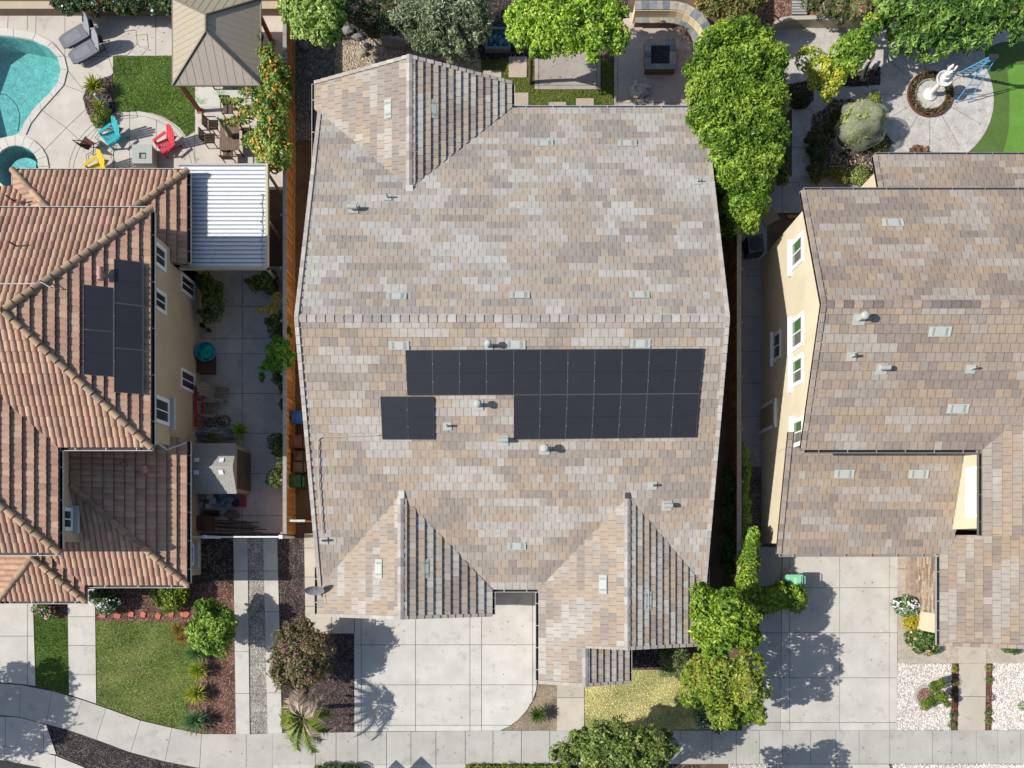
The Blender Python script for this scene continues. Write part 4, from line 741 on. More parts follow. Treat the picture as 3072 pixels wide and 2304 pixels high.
fence('wooden_fence', 'dark brown board fence between the middle house and the cream stucco house', 10.33, G(0,1760)[1], G(0,-60)[1], 1.8, -1, DKF, S(176,164,150), (10.16,10.36))
t = thing('vinyl_gate', 'white vinyl double gate closing the left side yard', 'gate', (*G(710,1600), 0)); yg = G(0,1612)[1]
for i, px in enumerate((614, 843)): x = P(px,1600,1.75)[0]; m = MB(); m.box(x-.065,x+.065,yg-.065,yg+.065,0,1.78,WHT); m.box(x-.085,x+.085,yg-.085,yg+.085,1.78,1.83,WHT); m.build('post','plain',t)
xa, xb2, xc = P(614,0,1.7)[0], P(727,0,1.7)[0], P(843,0,1.7)[0]
for a, b in ((xa+.07,xb2-.01),(xb2+.01,xc-.07)):
    m = MB(); m.box(a,b,yg-.03,yg+.03,1.6,1.72,WHT); m.box(a,b,yg-.03,yg+.03,0.08,0.2,WHT); n_ = int((b-a)/0.15)
    [m.box(a+(b-a)*k/n_,a+(b-a)*(k+.94)/n_,yg-.012,yg+.012,.2,1.6,WHT) for k in range(n_)]; m.build('gate_panel','plain',t)
m = MB(); m.box(-14.8,xa-.07,yg-.02,yg+.02,.05,1.68,WHT); m.box(-14.8,xa-.07,yg-.035,yg+.035,1.6,1.7,WHT); m.box(xc+.07,-10.3,yg-.02,yg+.02,.05,1.68,WHT); m.box(xc+.07,-10.3,yg-.035,yg+.035,1.6,1.7,WHT); m.build('side_panel','plain',t)
t = thing('wooden_gate', 'orange wooden gate beside the bins, by the left walkway', 'gate', (*G(910,1560),0)); x0, y0 = G(888,1566); x1, _ = G(945,1566); m = MB(); [m.box(x0+.14*k,x0+.14*k+.13,y0-.02,y0+.02,.05,1.65,vary(OR[2],.1)) for k in range(int((x1-x0)/.14)+1)]; m.build('board_panel','wood',t); m = MB(); m.box(x0,x1,y0-.05,y0+.05,1.65,1.72,S(228,222,214)); m.build('cap_rail','wood',t)
# ------------------------------------------------------------------ GAZEBO, PATIO COVER, DINING SET
t = thing('gazebo', 'metal hip-roofed gazebo on timber posts behind the pool deck', 'gazebo', (-13.1, 22.4, 0)); m = MB(); e2 = 2.4; gx0,gx1,gy0,gy1 = -15.06,-11.15,20.46,24.3; ra, rb_ = (-13.1,22.05,3.55),(-13.1,22.75,3.55)
GC = [S(186,176,158), S(178,168,150)]
def seamed(m, a, b, c, d, n, horiz, col):        # a-b eave, c above b, d above a
    a, b, c, d = map(Vector, (a, b, c, d)); nr = (b-a).cross(d-a).normalized(); nr = nr if nr.z > 0 else -nr
    for i in range(n):
        p, q, r_, s_ = a+(b-a)*i/n, a+(b-a)*(i+1)/n, d+(c-d)*(i+1)/n, d+(c-d)*i/n; cl = vary(col, 0.03); m.poly([p,q,r_,s_], cl)
    return nr
def hipface(m, A, B, Tp, n, col):                # ribs run from the eave A-B up the slope; Tp = list of top points (1 or 2)
    A, B = Vector(A), Vector(B); T = [Vector(v) for v in Tp]; m.poly([A, B]+T[::-1], col); u = (B-A).normalized(); L = (B-A).length; pl = [(0,0),(L,0)]; up = (T[0]-A)-u*(T[0]-A).dot(u); H_ = up.length; up.normalize(); nr = u.cross(up); nr = nr if nr.z > 0 else -nr
    for i in range(1, n):
        s_ = L*i/n; t0 = (T[0]-A).dot(u); t1 = (T[-1]-A).dot(u); f = min(1, s_/t0 if t0 > 0 else 1, (L-s_)/(L-t1) if L > t1 else 1); p = A+u*s_; q = p+up*H_*f; m.obox((p+q)/2+nr*0.006, (q-p)/2, u*0.008, nr*0.005, tuple(v*0.95 for v in col))
hipface(m,(gx0,gy0,e2),(gx1,gy0,e2),[ra],11,S(190,177,163)); hipface(m,(gx1,gy1,e2),(gx0,gy1,e2),[rb_],11,S(186,176,150)); hipface(m,(gx0,gy1,e2),(gx0,gy0,e2),[rb_,ra],14,S(190,176,154)); hipface(m,(gx1,gy0,e2),(gx1,gy1,e2),[ra,rb_],14,S(200,184,160))
m.build('roof','plain',t); m = MB(); BR = S(92,82,70)
for a, b in (((gx0,gy0,e2),ra),((gx1,gy0,e2),ra),((gx0,gy1,e2),rb_),((gx1,gy1,e2),rb_),(ra,rb_)): m.bar(Vector(a)+Vector((0,0,.03)),Vector(b)+Vector((0,0,.03)),0.06,0.05,S(150,140,122)); m.bar(Vector(a)+Vector((.045,0,.02)),Vector(b)+Vector((.045,0,.02)),0.03,0.04,BR)
for a, b in (((gx0,gy0),(gx1,gy0)),((gx1,gy0),(gx1,gy1)),((gx1,gy1),(gx0,gy1)),((gx0,gy1),(gx0,gy0))): m.bar((*a,e2-.02),(*b,e2-.02),0.05,0.08,S(160,148,130))
m.build('roof_trim','plain',t); WD = S(150,96,58)
for x in (-14.85,-11.4):
    for y in (20.72,24.0): m = MB(); m.box(x-.08,x+.08,y-.08,y+.08,0,2.35,WD); m.box(x-.12,x+.12,y-.12,y+.12,0,.12,S(196,150,110)); m.build('post','wood',t)
m = MB(); [m.box(-14.9,-11.35,y-.05,y+.05,2.15,2.32,WD) for y in (20.72,24.0)]; [m.box(x-.05,x+.05,20.7,24.05,2.15,2.32,WD) for x in (-14.85,-11.4)]; m.build('beam','wood',t)
m = MB(); x0,y0 = G(597,322); x1,y1 = G(738,150); m.box(x0,x1,y0,y1,.036,.05,S(232,230,218)); LFc = S(150,190,130)
for bx_, by_, n_ in ((x0+.1,y0+.1,9),(x0+1.0,y0+.5,9),(x1-.2,y0+.15,9),(x0+.2,y0+.9,8),(x0+1.6,y0+.9,8),(x1-1.0,y0+.1,7)):
    for k in range(n_):
        a = math.radians(20+140*k/n_+R.uniform(-5,5)); L = R.uniform(.35,.6); d = (math.cos(a)*L, math.sin(a)*L); nrm_ = (-math.sin(a)*.018, math.cos(a)*.018)
        m.poly([(bx_,by_,.052),(bx_+d[0]/2+nrm_[0],by_+d[1]/2+nrm_[1],.052),(bx_+d[0],by_+d[1],.052),(bx_+d[0]/2-nrm_[0],by_+d[1]/2-nrm_[1],.052)], LFc)
tag(m.build('outdoor_rug','fabric'), 'cream outdoor rug printed with green palm fronds under the gazebo', 'rug')
t = thing('fire_table','dark rectangular table standing on the palm-frond rug under the gazebo','table',(*G(672,262),0)); m = MB(); x,y = G(675,258); m.box(x-.5,x+.5,y-.25,y+.3,.4,.46,(0.03,0.03,0.035)); m.build('tabletop','metal',t); legs4(t,x-.45,x+.45,y-.2,y+.25,.05,.4,.05,(0.03,0.03,0.035),'metal')
t = thing('patio_cover','white corrugated aluminium patio cover with cream fascia attached to the terracotta-roofed house','patio cover',(-12.3,15,0)); pz = 2.45
xL, yT, _ = P(541,497,pz); xR_, yB, _ = P(796,799,pz); m = MB(); n_ = 24; ph = (yT-yB)/n_
for k in range(n_):
    y = yB+k*ph; m.box(xL,xR_,y,y+ph*.68,pz-.03,pz,S(246,248,250,.72)); m.box(xL,xR_,y+ph*.68,y+ph,pz-.08,pz-.06,S(228,230,236,.72)); m.box(xL,xR_,y+ph*.70,y+ph*.74,pz-.06,pz+.025,S(240,240,242,.7)); m.box(xL,xR_,y-.008,y+.008,pz-.06,pz+.0,S(232,232,236,.7))
m.build('roof_panel','plain',t); m = MB(); CF = S(226,218,190); m.box(xL-.06,xR_+.12,yB-.12,yB-.02,pz-.16,pz+.04,CF); m.box(xR_+.02,xR_+.12,yB-.12,yT+.05,pz-.16,pz+.05,CF); m.box(xL-.06,xR_+.12,yT,yT+.08,pz-.16,pz+.04,S(206,204,200)); m.build('fascia','plain',t)
for y in (yB,(yT+yB)/2,yT-.1): m = MB(); m.box(xR_-.12,xR_-.02,y,y+.1,0,pz-.05,CF); m.build('post','plain',t)
m = MB(); xs_ = P(787,0,pz)[0]; pts = [(xs_+.03*math.sin(k*1.7),yB-.05+(yT-yB)*.72*k/16,pz+.03) for k in range(17)]; m.tube(pts,.014,S(190,200,205),5)
for p in pts[::2]: m.blob((p[0]-.04,p[1],p[2]+.02),(.035,.035,.035),S(150,180,190),1,0,8,5)
m.build('string_light','plain',t)
m = MB(); x,y = G(790,478); m.box(x-.3,x+.5,y-1.1,y-.9,.04,.5,S(200,190,170)); 
def dchair(px, py, rz, label, k=1.0, fab=S(120,100,84)):
    t = thing('dining_chair', label, 'chair', group='dining chairs'); fc = S(110,84,64); m = MB(); m.obox((0,0,.44),(.23,0,0),(0,.23,0),(0,0,.012),fab); m.build('seat','fabric',t); m = MB()
    for i in range(6): m.obox((-.19+.076*i,-.27,.7),(.028,0,0),(0,-.03,.22),(0,.008,0),vary(fab,.08))
    m.bar((-.24,-.24,.46),(-.24,-.31,.96),.03,.03,fc); m.bar((.24,-.24,.46),(.24,-.31,.96),.03,.03,fc); m.bar((-.25,-.31,.95),(.25,-.31,.95),.04,.03,fc); m.build('backrest','wood',t)
    for sx in (-1,1):
        m = MB(); m.bar((sx*.26,-.25,.66),(sx*.26,.24,.66),.04,.025,fc); m.build('armrest','wood',t)
        for yy in (-.22,.22): m = MB(); m.bar((sx*.25,yy,0),(sx*.25,yy,.66 if yy>0 else .46),.035,.035,fc); m.build('leg','wood',t)
    place(t, px, py, rz)
t = thing('dining_table','brown slatted outdoor dining table with a closed umbrella through it','table',(*G(697,415),0)); x, y, _ = P(689,410,.74); m = MB(); [m.box(x-.45+.09*k,x-.45+.09*k+.082,y-.62,y+.75,.71,.74,vary(S(140,116,98),.08)) for k in range(10)]; m.build('tabletop','wood',t); legs4(t,x-.4,x+.4,y-.56,y+.68,.04,.71,.06,S(110,86,66))
t = thing('umbrella','closed beige market umbrella standing in the slatted dining table','umbrella',(x+.05,y+.0,0)); m = MB(); m.tube([(x+.05,y,.04),(x+.05,y,2.3)],.022,S(225,225,220)); m.lathe((x+.05,y,2.3),[(.03,0),(.05,.03),(.03,.07)],S(240,240,236)); m.build('pole','plain',t); m = MB(); m.lathe((x+.05,y,.9),[(.15,0),(.13,.3),(.10,.8),(.05,1.25),(.03,1.36)],S(186,172,146),9,.2); m.build('canopy','fabric',t)
dchair(652,392,-90,'dining chair on the west side of the slatted table, nearest the gazebo'); dchair(642,432,-90,'dining chair on the west side of the slatted table, nearest the white patio cover'); dchair(696,480,0,'dining chair at the south end of the slatted table'); dchair(696,345,180,'dining chair at the north end of the slatted table'); dchair(752,425,90,'dining chair east of the slatted table under the orange-flowered shrub')
# ------------------------------------------------------------------ POOL DECK THINGS
def lounger(px, py, rz, label):
    t = thing('lounge_chair', label, 'sun lounger', group='grey loungers'); gc = S(136,138,142); m = MB()
    q = [(-.24,-.95),(.24,-.95),(.33,-.75),(.35,-.3),(.35,.35),(-.35,.35),(-.35,-.3),(-.33,-.75)]; m.prism(q,.3,.37,gc); m.prism([(v[0]*.62,v[1]*.62-.15) for v in q],.37,.375,S(150,152,156)); m.build('seat','fabric',t)
    m = MB(); a = math.radians(58); f = lambda u,v: (u,.38+v*math.cos(a),.34+v*math.sin(a)); pl = [(-.34,0),(.34,0),(.34,.45),(.2,.78),(0,.84),(-.2,.78),(-.34,.45)]; m.poly([f(*v) for v in pl],S(152,156,164)); m.poly([tuple(Vector(f(*v))+Vector((0,.045,-.02))) for v in pl],S(110,112,116))
    for i in range(len(pl)): j = (i+1)%len(pl); m.poly([f(*pl[i]),f(*pl[j]),tuple(Vector(f(*pl[j]))+Vector((0,.045,-.02))),tuple(Vector(f(*pl[i]))+Vector((0,.045,-.02)))],gc)
    m.build('backrest','fabric',t); m = MB()
    for sx in (-1,1): m.tube([(sx*.34,-.75,.28),(sx*.34,.75,.28)],.02,(0.02,0.02,0.02),6)
    for yy in (-.6,0,.7): m.bar((-.34,yy,.28),(.34,yy,.28),.03,.03,(0.02,0.02,0.02))
    m.bar((0,.7,.28),(0,.8,.7),.2,.03,(0.02,0.02,0.02)); m.build('frame','metal',t); legs4(t,-.32,.32,-.65,.65,0,.28,.035,(0.02,0.02,0.02),'metal')
    place(t, px, py, rz)
lounger(250,118,-60,'grey sun lounger farther from the lawn, next to the pool coping'); lounger(278,164,-60,'grey sun lounger closest to the lawn strip')
adirondack(345,424,128,S(60,196,206),'turquoise adirondack chair left of the covered fire pit'); adirondack(506,448,128,S(236,72,86),'red adirondack chair right of the covered fire pit'); adirondack(302,520,128,S(248,214,30),'yellow adirondack chair half hidden by the tiled eave')
t = thing('folding_chair','brown canvas folding chair between the turquoise and yellow chairs','chair'); m = MB(); m.obox((0,0,.42),(.25,0,0),(0,.22,0),(0,0,.012),S(96,60,50)); m.build('seat','fabric',t); m = MB(); [m.obox((-.2+.08*i,-.27,.66),(.042,0,0),(0,-.06,.22),(0,.008,0),vary(S(100,64,52),.15)) for i in range(6)]; m.build('backrest','fabric',t)
for sx in (-1,1):
    for a, b in (((sx*.25,-.24,0),(sx*.25,.24,.42)),((sx*.25,.24,0),(sx*.25,-.34,.9))): m = MB(); m.bar(a,b,.025,.025,(0.03,0.025,0.025)); m.build('leg','metal',t)
place(t,277,446,-38)
t = thing('fire_pit','square fire pit table under a grey cloth cover, in the middle of the chair circle','fire pit',(*G(440,478),0)); x,y = P(426,462,.65)[:2]; m = MB(); m.box(x-.45,x+.45,y-.42,y+.42,.04,.6,S(206,202,190)); m.build('cover_skirt','fabric',t); m = MB(); m.box(x-.47,x+.47,y-.44,y+.44,.6,.66,S(198,200,192)); m.box(x-.13,x+.19,y-.22,y+.06,.66,.664,(0.04,0.04,0.04)); m.box(x-.02,x+.17,y-.2,y-.02,.664,.68,S(190,186,172)); m.build('cover_top','fabric',t)
t = thing('climbing_frame','low frame of thin dark metal bars in a chain of hexagons beside the loungers','frame',(*G(330,300),0)); m = MB(); hz = .35
HX = [(318,150),(340,213),(395,208),(383,165),(340,168),(412,130),(408,90),(372,94)]
for a, b in ((0,1),(1,2),(2,3),(3,4),(3,5),(5,6),(6,7),(4,1)): m.tube([P(*HX[a],hz),P(*HX[b],hz)],.011,(0.02,0.03,0.02),5)
H2 = [(395,208),(372,245),(318,248),(345,214),(367,248),(374,290),(340,300),(380,302),(390,345),(330,350),(290,222),(318,248)]
for a, b in ((0,1),(1,2),(2,3),(4,5),(6,7),(7,8),(8,9),(10,11)): m.tube([P(*H2[a],.25),P(*H2[b],.25)],.011,(0.02,0.03,0.02),5)
H3 = [(320,372),(285,413),(308,436),(345,434),(258,465),(262,490),(332,460),(343,510)]
for a, b in ((0,1),(1,2),(2,3),(2,4),(4,5),(3,6),(6,7)): m.tube([P(*H3[a],.1),P(*H3[b],.1)],.011,(0.03,0.03,0.03),5)
m.build('bars','plain',t)
for p in (HX[1],HX[5],H2[5],H3[2]): x,y,_ = P(*p,.3); k = MB(); k.tube([(x,y,0),(x,y,.3)],.011,(0.02,0.03,0.02),5); k.build('leg','plain',t)
YG = [S(200,196,60), S(168,180,48), S(128,146,40), S(210,210,90)]
rosette(285,262,.45,64,.62,.075,YG,'agave','large yellow-green spiky clump at the corner of the artificial lawn','plant'); rosette(300,318,.3,36,.5,.06,YG,'agave','smaller yellow-green spiky clump in front of the grey stone','plant')
t = thing('standing_stone','pale grey standing stone leaning among the spiky plants','rock',(*G(300,318),0)); m = MB(); a, b = Vector(P(318,318,.05)), Vector(P(283,283,.75)); m.tube([a,(a+b)/2,b],.2,S(196,198,204),7,.06); m.build('stone','stone',t)
tree('shrub','low green shrub in the mulch below the spiky clumps','shrub',[LB(290,350,.45,26),LB(312,338,.4,18)],900,.06,[S(120,140,50),S(90,116,40),S(150,156,60)],seed=4,trunk=False)
m = MB(); x,y = G(540,328); m.lathe((x,y,.05),[(.06,0),(.06,.01)],(0.03,0.05,0.03),12); tag(m.build('drain_cover','plain'),'small round dark drain cover in the artificial lawn','drain cover')
# garden wall at the back of the pool deck
t = thing('garden_wall','low stuccoed retaining wall behind the pool loungers','wall',(*G(350,45),0)); y0 = G(0,49)[1]; m = MB(); m.box(-25,-11,y0,y0+.35,0,.5,S(150,130,110),S(214,196,168)); m.build('wall','stucco',t)
tree('hedge','dark hedge with red blossoms above the garden wall','hedge',[LB(px,8+4*math.sin(px),1.2,30,22) for px in range(180,530,28)],700,.07,[S(50,70,36),S(70,92,44),S(96,116,60)],seed=6,trunk=False,flowers=([S(220,50,60),S(235,235,235)],30,.05))
# ------------------------------------------------------------------ LEFT SIDE YARD THINGS
GD = [S(64,84,40), S(84,106,48), S(104,124,58), S(126,140,66)]
tree('shrub','tall dull-green shrub against the tan wall below the white patio cover','shrub',[LB(608,838,1.0,26),LB(628,868,1.3,30),LB(636,905,1.4,32),LB(628,935,1.2,30),LB(645,860,1.0,22)],900,.06,GD,seed=8,trunk=False)
tree('potted_plant','leafy potted plants in the shade of the patio cover post','plant',[LB(770,845,.9,26),LB(800,830,1.0,25),LB(745,842,.7,16,8),LB(810,860,.8,22)],700,.09,GD,seed=9,trunk=False)
pot(803,862,.22,.35,S(60,72,70),'dark grey pot under the leafy plants by the patio cover post'); pot(822,840,.2,.35,S(50,66,60),'dark green pot next to the fence, north end of the side yard')
tree('shrub','yellow-leaved shrub leaning over the side-yard slabs by the fence','shrub',[LB(835,900,1.5,26),LB(800,925,1.3,24,12),LB(822,930,1.3,20),LB(770,935,1.2,14,8)],800,.055,[S(170,150,40),S(210,186,60),S(228,204,80),S(130,130,40)],seed=10,trunk=False,core=False)
tree('shrub','dark green shrub by the fence below the yellow one','shrub',[LB(830,970,1.3,32),LB(835,1000,1.3,28)],800,.06,GD,seed=11,trunk=False)
tree('shrub','bright green shrub overhanging the orange fence, with an arm over the slabs','shrub',[LB(835,1045,1.9,34),LB(840,1075,1.9,34),LB(815,1085,1.6,30),LB(795,1100,1.4,22,12),LB(785,1130,1.2,10,18),LB(860,1030,2.0,14,10)],800,.06,[S(70,110,36),S(90,140,40),S(116,172,50),S(136,190,60)],seed=12,trunk=False)
tree('shrub','dark shrub by the fence right below the bright green one','shrub',[LB(835,1130,1.3,24),LB(845,1165,1.1,12),LB(848,1210,1.0,14,20)],800,.06,GD[:3],seed=13,trunk=False)
tree('shrub','rounded dark shrub by the fence opposite the garden shed','shrub',[LB(830,1330,1.2,30),LB(840,1355,1.2,22)],900,.06,GD[:3],seed=14,trunk=False); tree('shrub','last dark shrub by the fence before the vinyl gate','shrub',[LB(828,1430,1.2,32),LB(840,1400,1.1,20)],900,.06,GD,seed=15,trunk=False)
rosette(722,1292,.55,60,.6,.05,[S(150,190,50),S(120,168,44),S(176,206,80)],'yucca','bright green spiky yucca above the garden shed','plant',stem=.05)
for px, py, r_, c_, l_ in ((613,980,.11,S(70,60,56),'dark pot, upper left of the trio by the tan wall'),(632,995,.10,S(110,72,58),'brown pot, right of the trio by the tan wall'),(613,1003,.12,S(200,200,196),'white-rimmed pot, lowest of the trio by the tan wall')): pot(px,py,r_,.24,c_,l_,grp='small pots by the wall')
t = thing('storage_box','dark brown resin deck box beneath the blue tub','box',(*G(620,1105),0)); x0,y1 = G(602,1060); x1,y0 = G(650,1124); m = MB(); m.box(x0,x1,y0,y1,.04,.5,S(84,52,50)); m.build('body','plastic',t); m = MB(); m.box(x0-.02,x1+.02,y0-.02,y1+.02,.5,.55,S(92,60,56)); m.build('lid','plastic',t)
t = thing('plastic_tub','round blue tub stuffed with a teal bag, standing on the brown deck box','tub',(*P(617,1056,.6)[:2],.55)); x,y,_ = P(617,1055,.85); m = MB(); m.lathe((x,y,.56),[(.36,0),(.43,.3),(.46,.32),(.46,.35),(.41,.35),(.38,.1)],S(60,150,196),30); m.build('body','plastic',t); m = MB(); m.blob((x,y,.78),(.38,.37,.16),S(20,172,160),5,.35,22,12,2.6); m.blob((x+.12,y+.15,.88),(.2,.16,.12),S(24,180,168),8,.3,14,8,2.5); m.build('bag','fabric',t)
TP = S(170,158,144)
adirondack(668,1185,-100,TP,'weathered taupe adirondack chair, upper of the two by the tan wall'); adirondack(640,1232,-95,TP,'weathered taupe adirondack chair, lower of the two by the tan wall')
t = thing('hand_truck','red ladder leaning on the tan wall behind the taupe chairs','ladder',(*G(607,1230),0)); m = MB(); xw = -14.62
for yy in (G(0,1165)[1],G(0,1190)[1]): pass
m.box(-14.72,-14.6,G(0,1290)[1],G(0,1170)[1],.9,.96,S(190,60,56)); m.box(-14.5,-14.44,G(0,1290)[1],G(0,1170)[1],.5,.56,S(190,60,56)); [m.bar((-14.66,G(0,py)[1],.93),(-14.47,G(0,py)[1],.53),.03,.03,S(170,60,56)) for py in range(1175,1290,16)]; m.build('frame','plain',t)
t['label'] = 'red ladder lying on its side against the tan wall behind the taupe chairs'; t.name = 'ladder'
tree('potted_plant','low dark plants with reddish stems below the taupe chairs','plant',[LB(625,1270,.5,18,14),LB(668,1262,.5,20,18)],600,.06,[S(70,60,50),S(90,70,60),S(70,84,50)],seed=16,trunk=False,core=False)
m = MB(); x,y = G(650,1308); m.blob((x-.1,y+.05,.3),(.95,.3,.35),S(170,174,178),9,.4,26,12,3.2); tag(m.build('tarpaulin','fabric'),'crumpled silver tarpaulin heaped against the shed','tarp')
tree('potted_plant','small yellow-green plant on the silver tarpaulin','plant',[LB(632,1308,.9,14)],700,.06,[S(110,110,50),S(140,134,60)],seed=17,trunk=False)
t = thing('shed','grey resin garden shed with shingled gable roof and dark double doors','shed',(*G(660,1420),0)); sx0,sx1 = P(560,0,1.9)[0], P(712,0,1.9)[0]; sy1,sy0 = P(0,1330,1.9)[1], P(0,1481,1.9)[1]; sm = (sy0+sy1)/2; SG = S(186,182,172)
x1b = G(750,0)[0]+.02; m = MB(); m.prism([(sx0,sy0+.08),(x1b,sy0+.08),(x1b,sy1-.08),(sx0,sy1-.08)],0.03,1.85,S(196,180,160)); m.poly([(x1b,sy0+.08,1.85),(x1b,sy1-.08,1.85),(x1b,sm,2.3)],S(196,180,160)); m.build('wall','plastic',t); m = MB(); rp = math.atan2(.5,(sy1-sy0)/2)
for sgn in (-1,1):
    ye = sy0 if sgn < 0 else sy1; nr_ = 12; ln = abs(sm-ye)
    for i in range(nr_):
        ya, yb3 = ye+(sm-ye)*i/nr_, ye+(sm-ye)*(i+1)/nr_; za, zb = 1.88+.5*i/nr_, 1.88+.5*(i+1)/nr_; off_ = (i%2)*.14
        for j in range(-1, int((x1b+.05-sx0)/.28)+1):
            a, b = max(sx0,sx0+j*.28+off_), min(x1b+.06,sx0+(j+1)*.28+off_-.012)
            if b > a: m.poly([(a,ya,za+.014),(b,ya,za+.014),(b,yb3,zb),(a,yb3,zb)],vary(SG,.05))
    m.poly([(sx0,ye,1.86),(x1b+.06,ye,1.86),(x1b+.06,sm,2.36),(sx0,sm,2.36)],S(120,116,108))
m.box(sx0,x1b+.07,sm-.04,sm+.04,2.37,2.4,SG); ro = m.build('roof','plain',t)
for px, py in ((590,1380),(590,1417),(665,1380),(665,1417)):
    x,y,z = P(px,py,2.25); m = MB(); s_ = 1 if y > sm else -1; zz = 2.38-.5*abs(y-sm)/((sy1-sy0)/2); m.obox((x,y,zz+.03),(.1,0,0),(0,.09,-s_*.05),(0,s_*.01,.02),S(240,244,250,.8)); m.build('skylight','plastic',ro)
for a, b in ((sy0+.25,sm-.01),(sm+.01,sy1-.25)): m = MB(); m.box(x1b,x1b+.05,a,b,.08,1.7,S(104,96,88)); m.box(x1b+.05,x1b+.07,a+.05,b-.05,.2,1.6,S(96,88,80)); m.build('door','plastic',t)
for i, (px, py, w_, c_, l_) in enumerate(((580,1494,.27,S(150,160,172),'pale blue-grey bin at the shed wall, westernmost'),(600,1493,.27,S(168,178,184),'pale bin second from the west at the shed wall'),(618,1492,.24,S(140,148,156),'grey bin third from the west at the shed wall'),(582,1512,.28,S(160,170,184),'pale bin in the lower row left'),(648,1504,.3,S(190,206,222),'square light blue bin at the east of the pile'),(640,1490,.3,S(206,206,202),'white flat bin under the shed eave'),(607,1516,.3,S(190,190,188),'white tray with clutter in the middle of the pile'),(634,1520,.22,S(206,206,204),'narrow white crate beside the light blue bin'))):
    t = thing('plastic_bin', l_, 'bin', (*G(px,py),0), 'plastic bins by the shed'); x,y = G(px,py); m = MB(); w2 = w_/2; m.box(x-w2,x+w2,y-w2*.9,y+w2*.9,.04,.34+.05*(i%3),c_); m.build('body','plastic',t); m = MB(); m.box(x-w2*1.08,x+w2*1.08,y-w2,y+w2,.34+.05*(i%3),.37+.05*(i%3),vary(c_,.1)); m.build('lid','plastic',t)
m = MB(); x,y = G(684,1504); m.blob((x,y,.25),(.33,.28,.25),S(120,160,180),4,.5,22,12,3.5); tag(m.build('plastic_bag','fabric'),'crumpled pale blue plastic bag between the bins and the black pot','bag')
pot(714,1512,.16,.3,(0.03,0.03,0.03),'round black nursery pot beside the blue plastic bag'); m = MB(); x,y = G(732,1506); m.box(x-.12,x+.12,y-.25,y+.25,.04,.3,S(150,60,60)); tag(m.build('crate','plastic'),'dull red crate at the corner of the shed','crate')
m = MB(); x,y = G(640,1541); m.box(x-.35,x+.35,y-.14,y+.14,.04,.25,(0.02,0.02,0.02)); tag(m.build('tray','plastic'),'black rectangular tray below the bins','tray'); m = MB(); x,y = G(593,1536); m.box(x-.2,x+.2,y-.14,y+.14,.04,.3,S(200,200,196)); m.box(x-.1,x+.1,y-.1,y+.1,.3,.31,(0.05,0.03,0.03)); tag(m.build('planter','plastic'),'white trough planter with dark soil below the bins','planter')
m = MB(); x,y = G(700,1545); m.blob((x,y,.12),(.38,.25,.12),S(130,116,104),6,.25); tag(m.build('burlap_sack','fabric'),'brown sack lying above the pile of poles','sack'); m = MB(); x0,y1 = P(586,1548,.5)[:2]; x1,y0 = P(632,1590,.5)[:2]; m.box(x0,x1,y0,y1,.04,.5,S(110,80,66)); m.box(x0-.02,x1+.02,y0-.02,y1+.02,.5,.54,S(120,88,72)); tag(m.build('storage_box','wood'),'brown box against the wall just behind the vinyl gate','box')
for k in range(9):
    m = MB(); y = 1563+k*4.2; m.tube([P(632+R.uniform(-5,25),y+R.uniform(-6,3),.08+.03*(k%3)),P(760+R.uniform(-20,40),y+2+R.uniform(-4,4),.1+.03*(k%4))],.018,vary(S(88,78,68),.3),6); tag(m.build('pole','wood'),'one of the thin dark poles heaped behind the vinyl gate','pole','pile of poles')
# bins between the orange fence and the middle house
bin_(912,1262,-90,S(70,120,190),'blue bin between the orange fence and the middle house',grp='bins by the orange fence'); bin_(906,1333,-90,S(142,92,68),'brown bin just below the blue one',grp='bins by the orange fence'); bin_(911,1376,-90,S(120,86,66),'small brown bin sandwiched in the row',.5,.5,.8,grp='bins by the orange fence'); bin_(909,1405,-90,S(128,104,76),'olive-brown bin above the green one',.5,.5,.8,grp='bins by the orange fence'); bin_(903,1449,-90,S(66,108,66),'dark green bin, southernmost of the row along the orange fence',grp='bins by the orange fence')
bin_(2360,1742,-90,S(140,206,160,.85),'light green bin at the top left of the right driveway',.62,.78,1.1,grp='green waste bins')
#@@PLANTS
# ------------------------------------------------------------------ TREES AND PLANTS
BG = [S(92,124,32), S(124,154,42), S(154,178,54), S(182,200,80), S(108,140,36)]
OG = [S(96,130,40), S(120,156,50), S(146,178,60), S(170,190,80)]
OL = [S(120,132,92), S(146,158,116), S(170,180,140), S(104,118,78), S(190,196,160)]
DG_ = [S(60,84,40), S(80,108,50), S(104,132,62), S(130,150,84)]
YR_ = [S(98,124,34), S(118,142,42), S(142,164,52), S(170,180,68), S(128,146,46), S(164,160,66)]
tree('flowering_shrub','tall orange-flowered shrub arching over the dining table along the orange fence','shrub',[LB(762,110,2.4,26,22),LB(790,160,2.4,34),LB(815,205,2.5,42),LB(822,265,2.5,42),LB(795,315,2.5,44),LB(820,350,2.5,44),LB(800,405,2.4,50),LB(830,450,2.4,38),LB(800,470,2.2,32),LB(745,270,2.3,26,14),LB(738,330,2.1,26,20),LB(690,300,2.0,32,9),LB(700,362,2.0,40,10),LB(752,420,2.1,26,20),LB(825,500,1.9,20,16)],800,.085,[S(84,116,44),S(112,144,56),S(146,172,70),S(172,190,90)],base=(842,330),tr=.06,seed=21,core=False,rough=.28,flowers=([S(246,176,60),S(250,196,80),S(240,156,60)],70,.075))
tree('flowering_shrub','white and pink flowered shrub beside the left driveway strip under the tiled eave','shrub',[LB(120,1825,.6,26),LB(142,1838,.5,20)],900,.06,DG_,seed=22,trunk=False,flowers=([S(240,236,230),S(226,120,110)],130,.05))
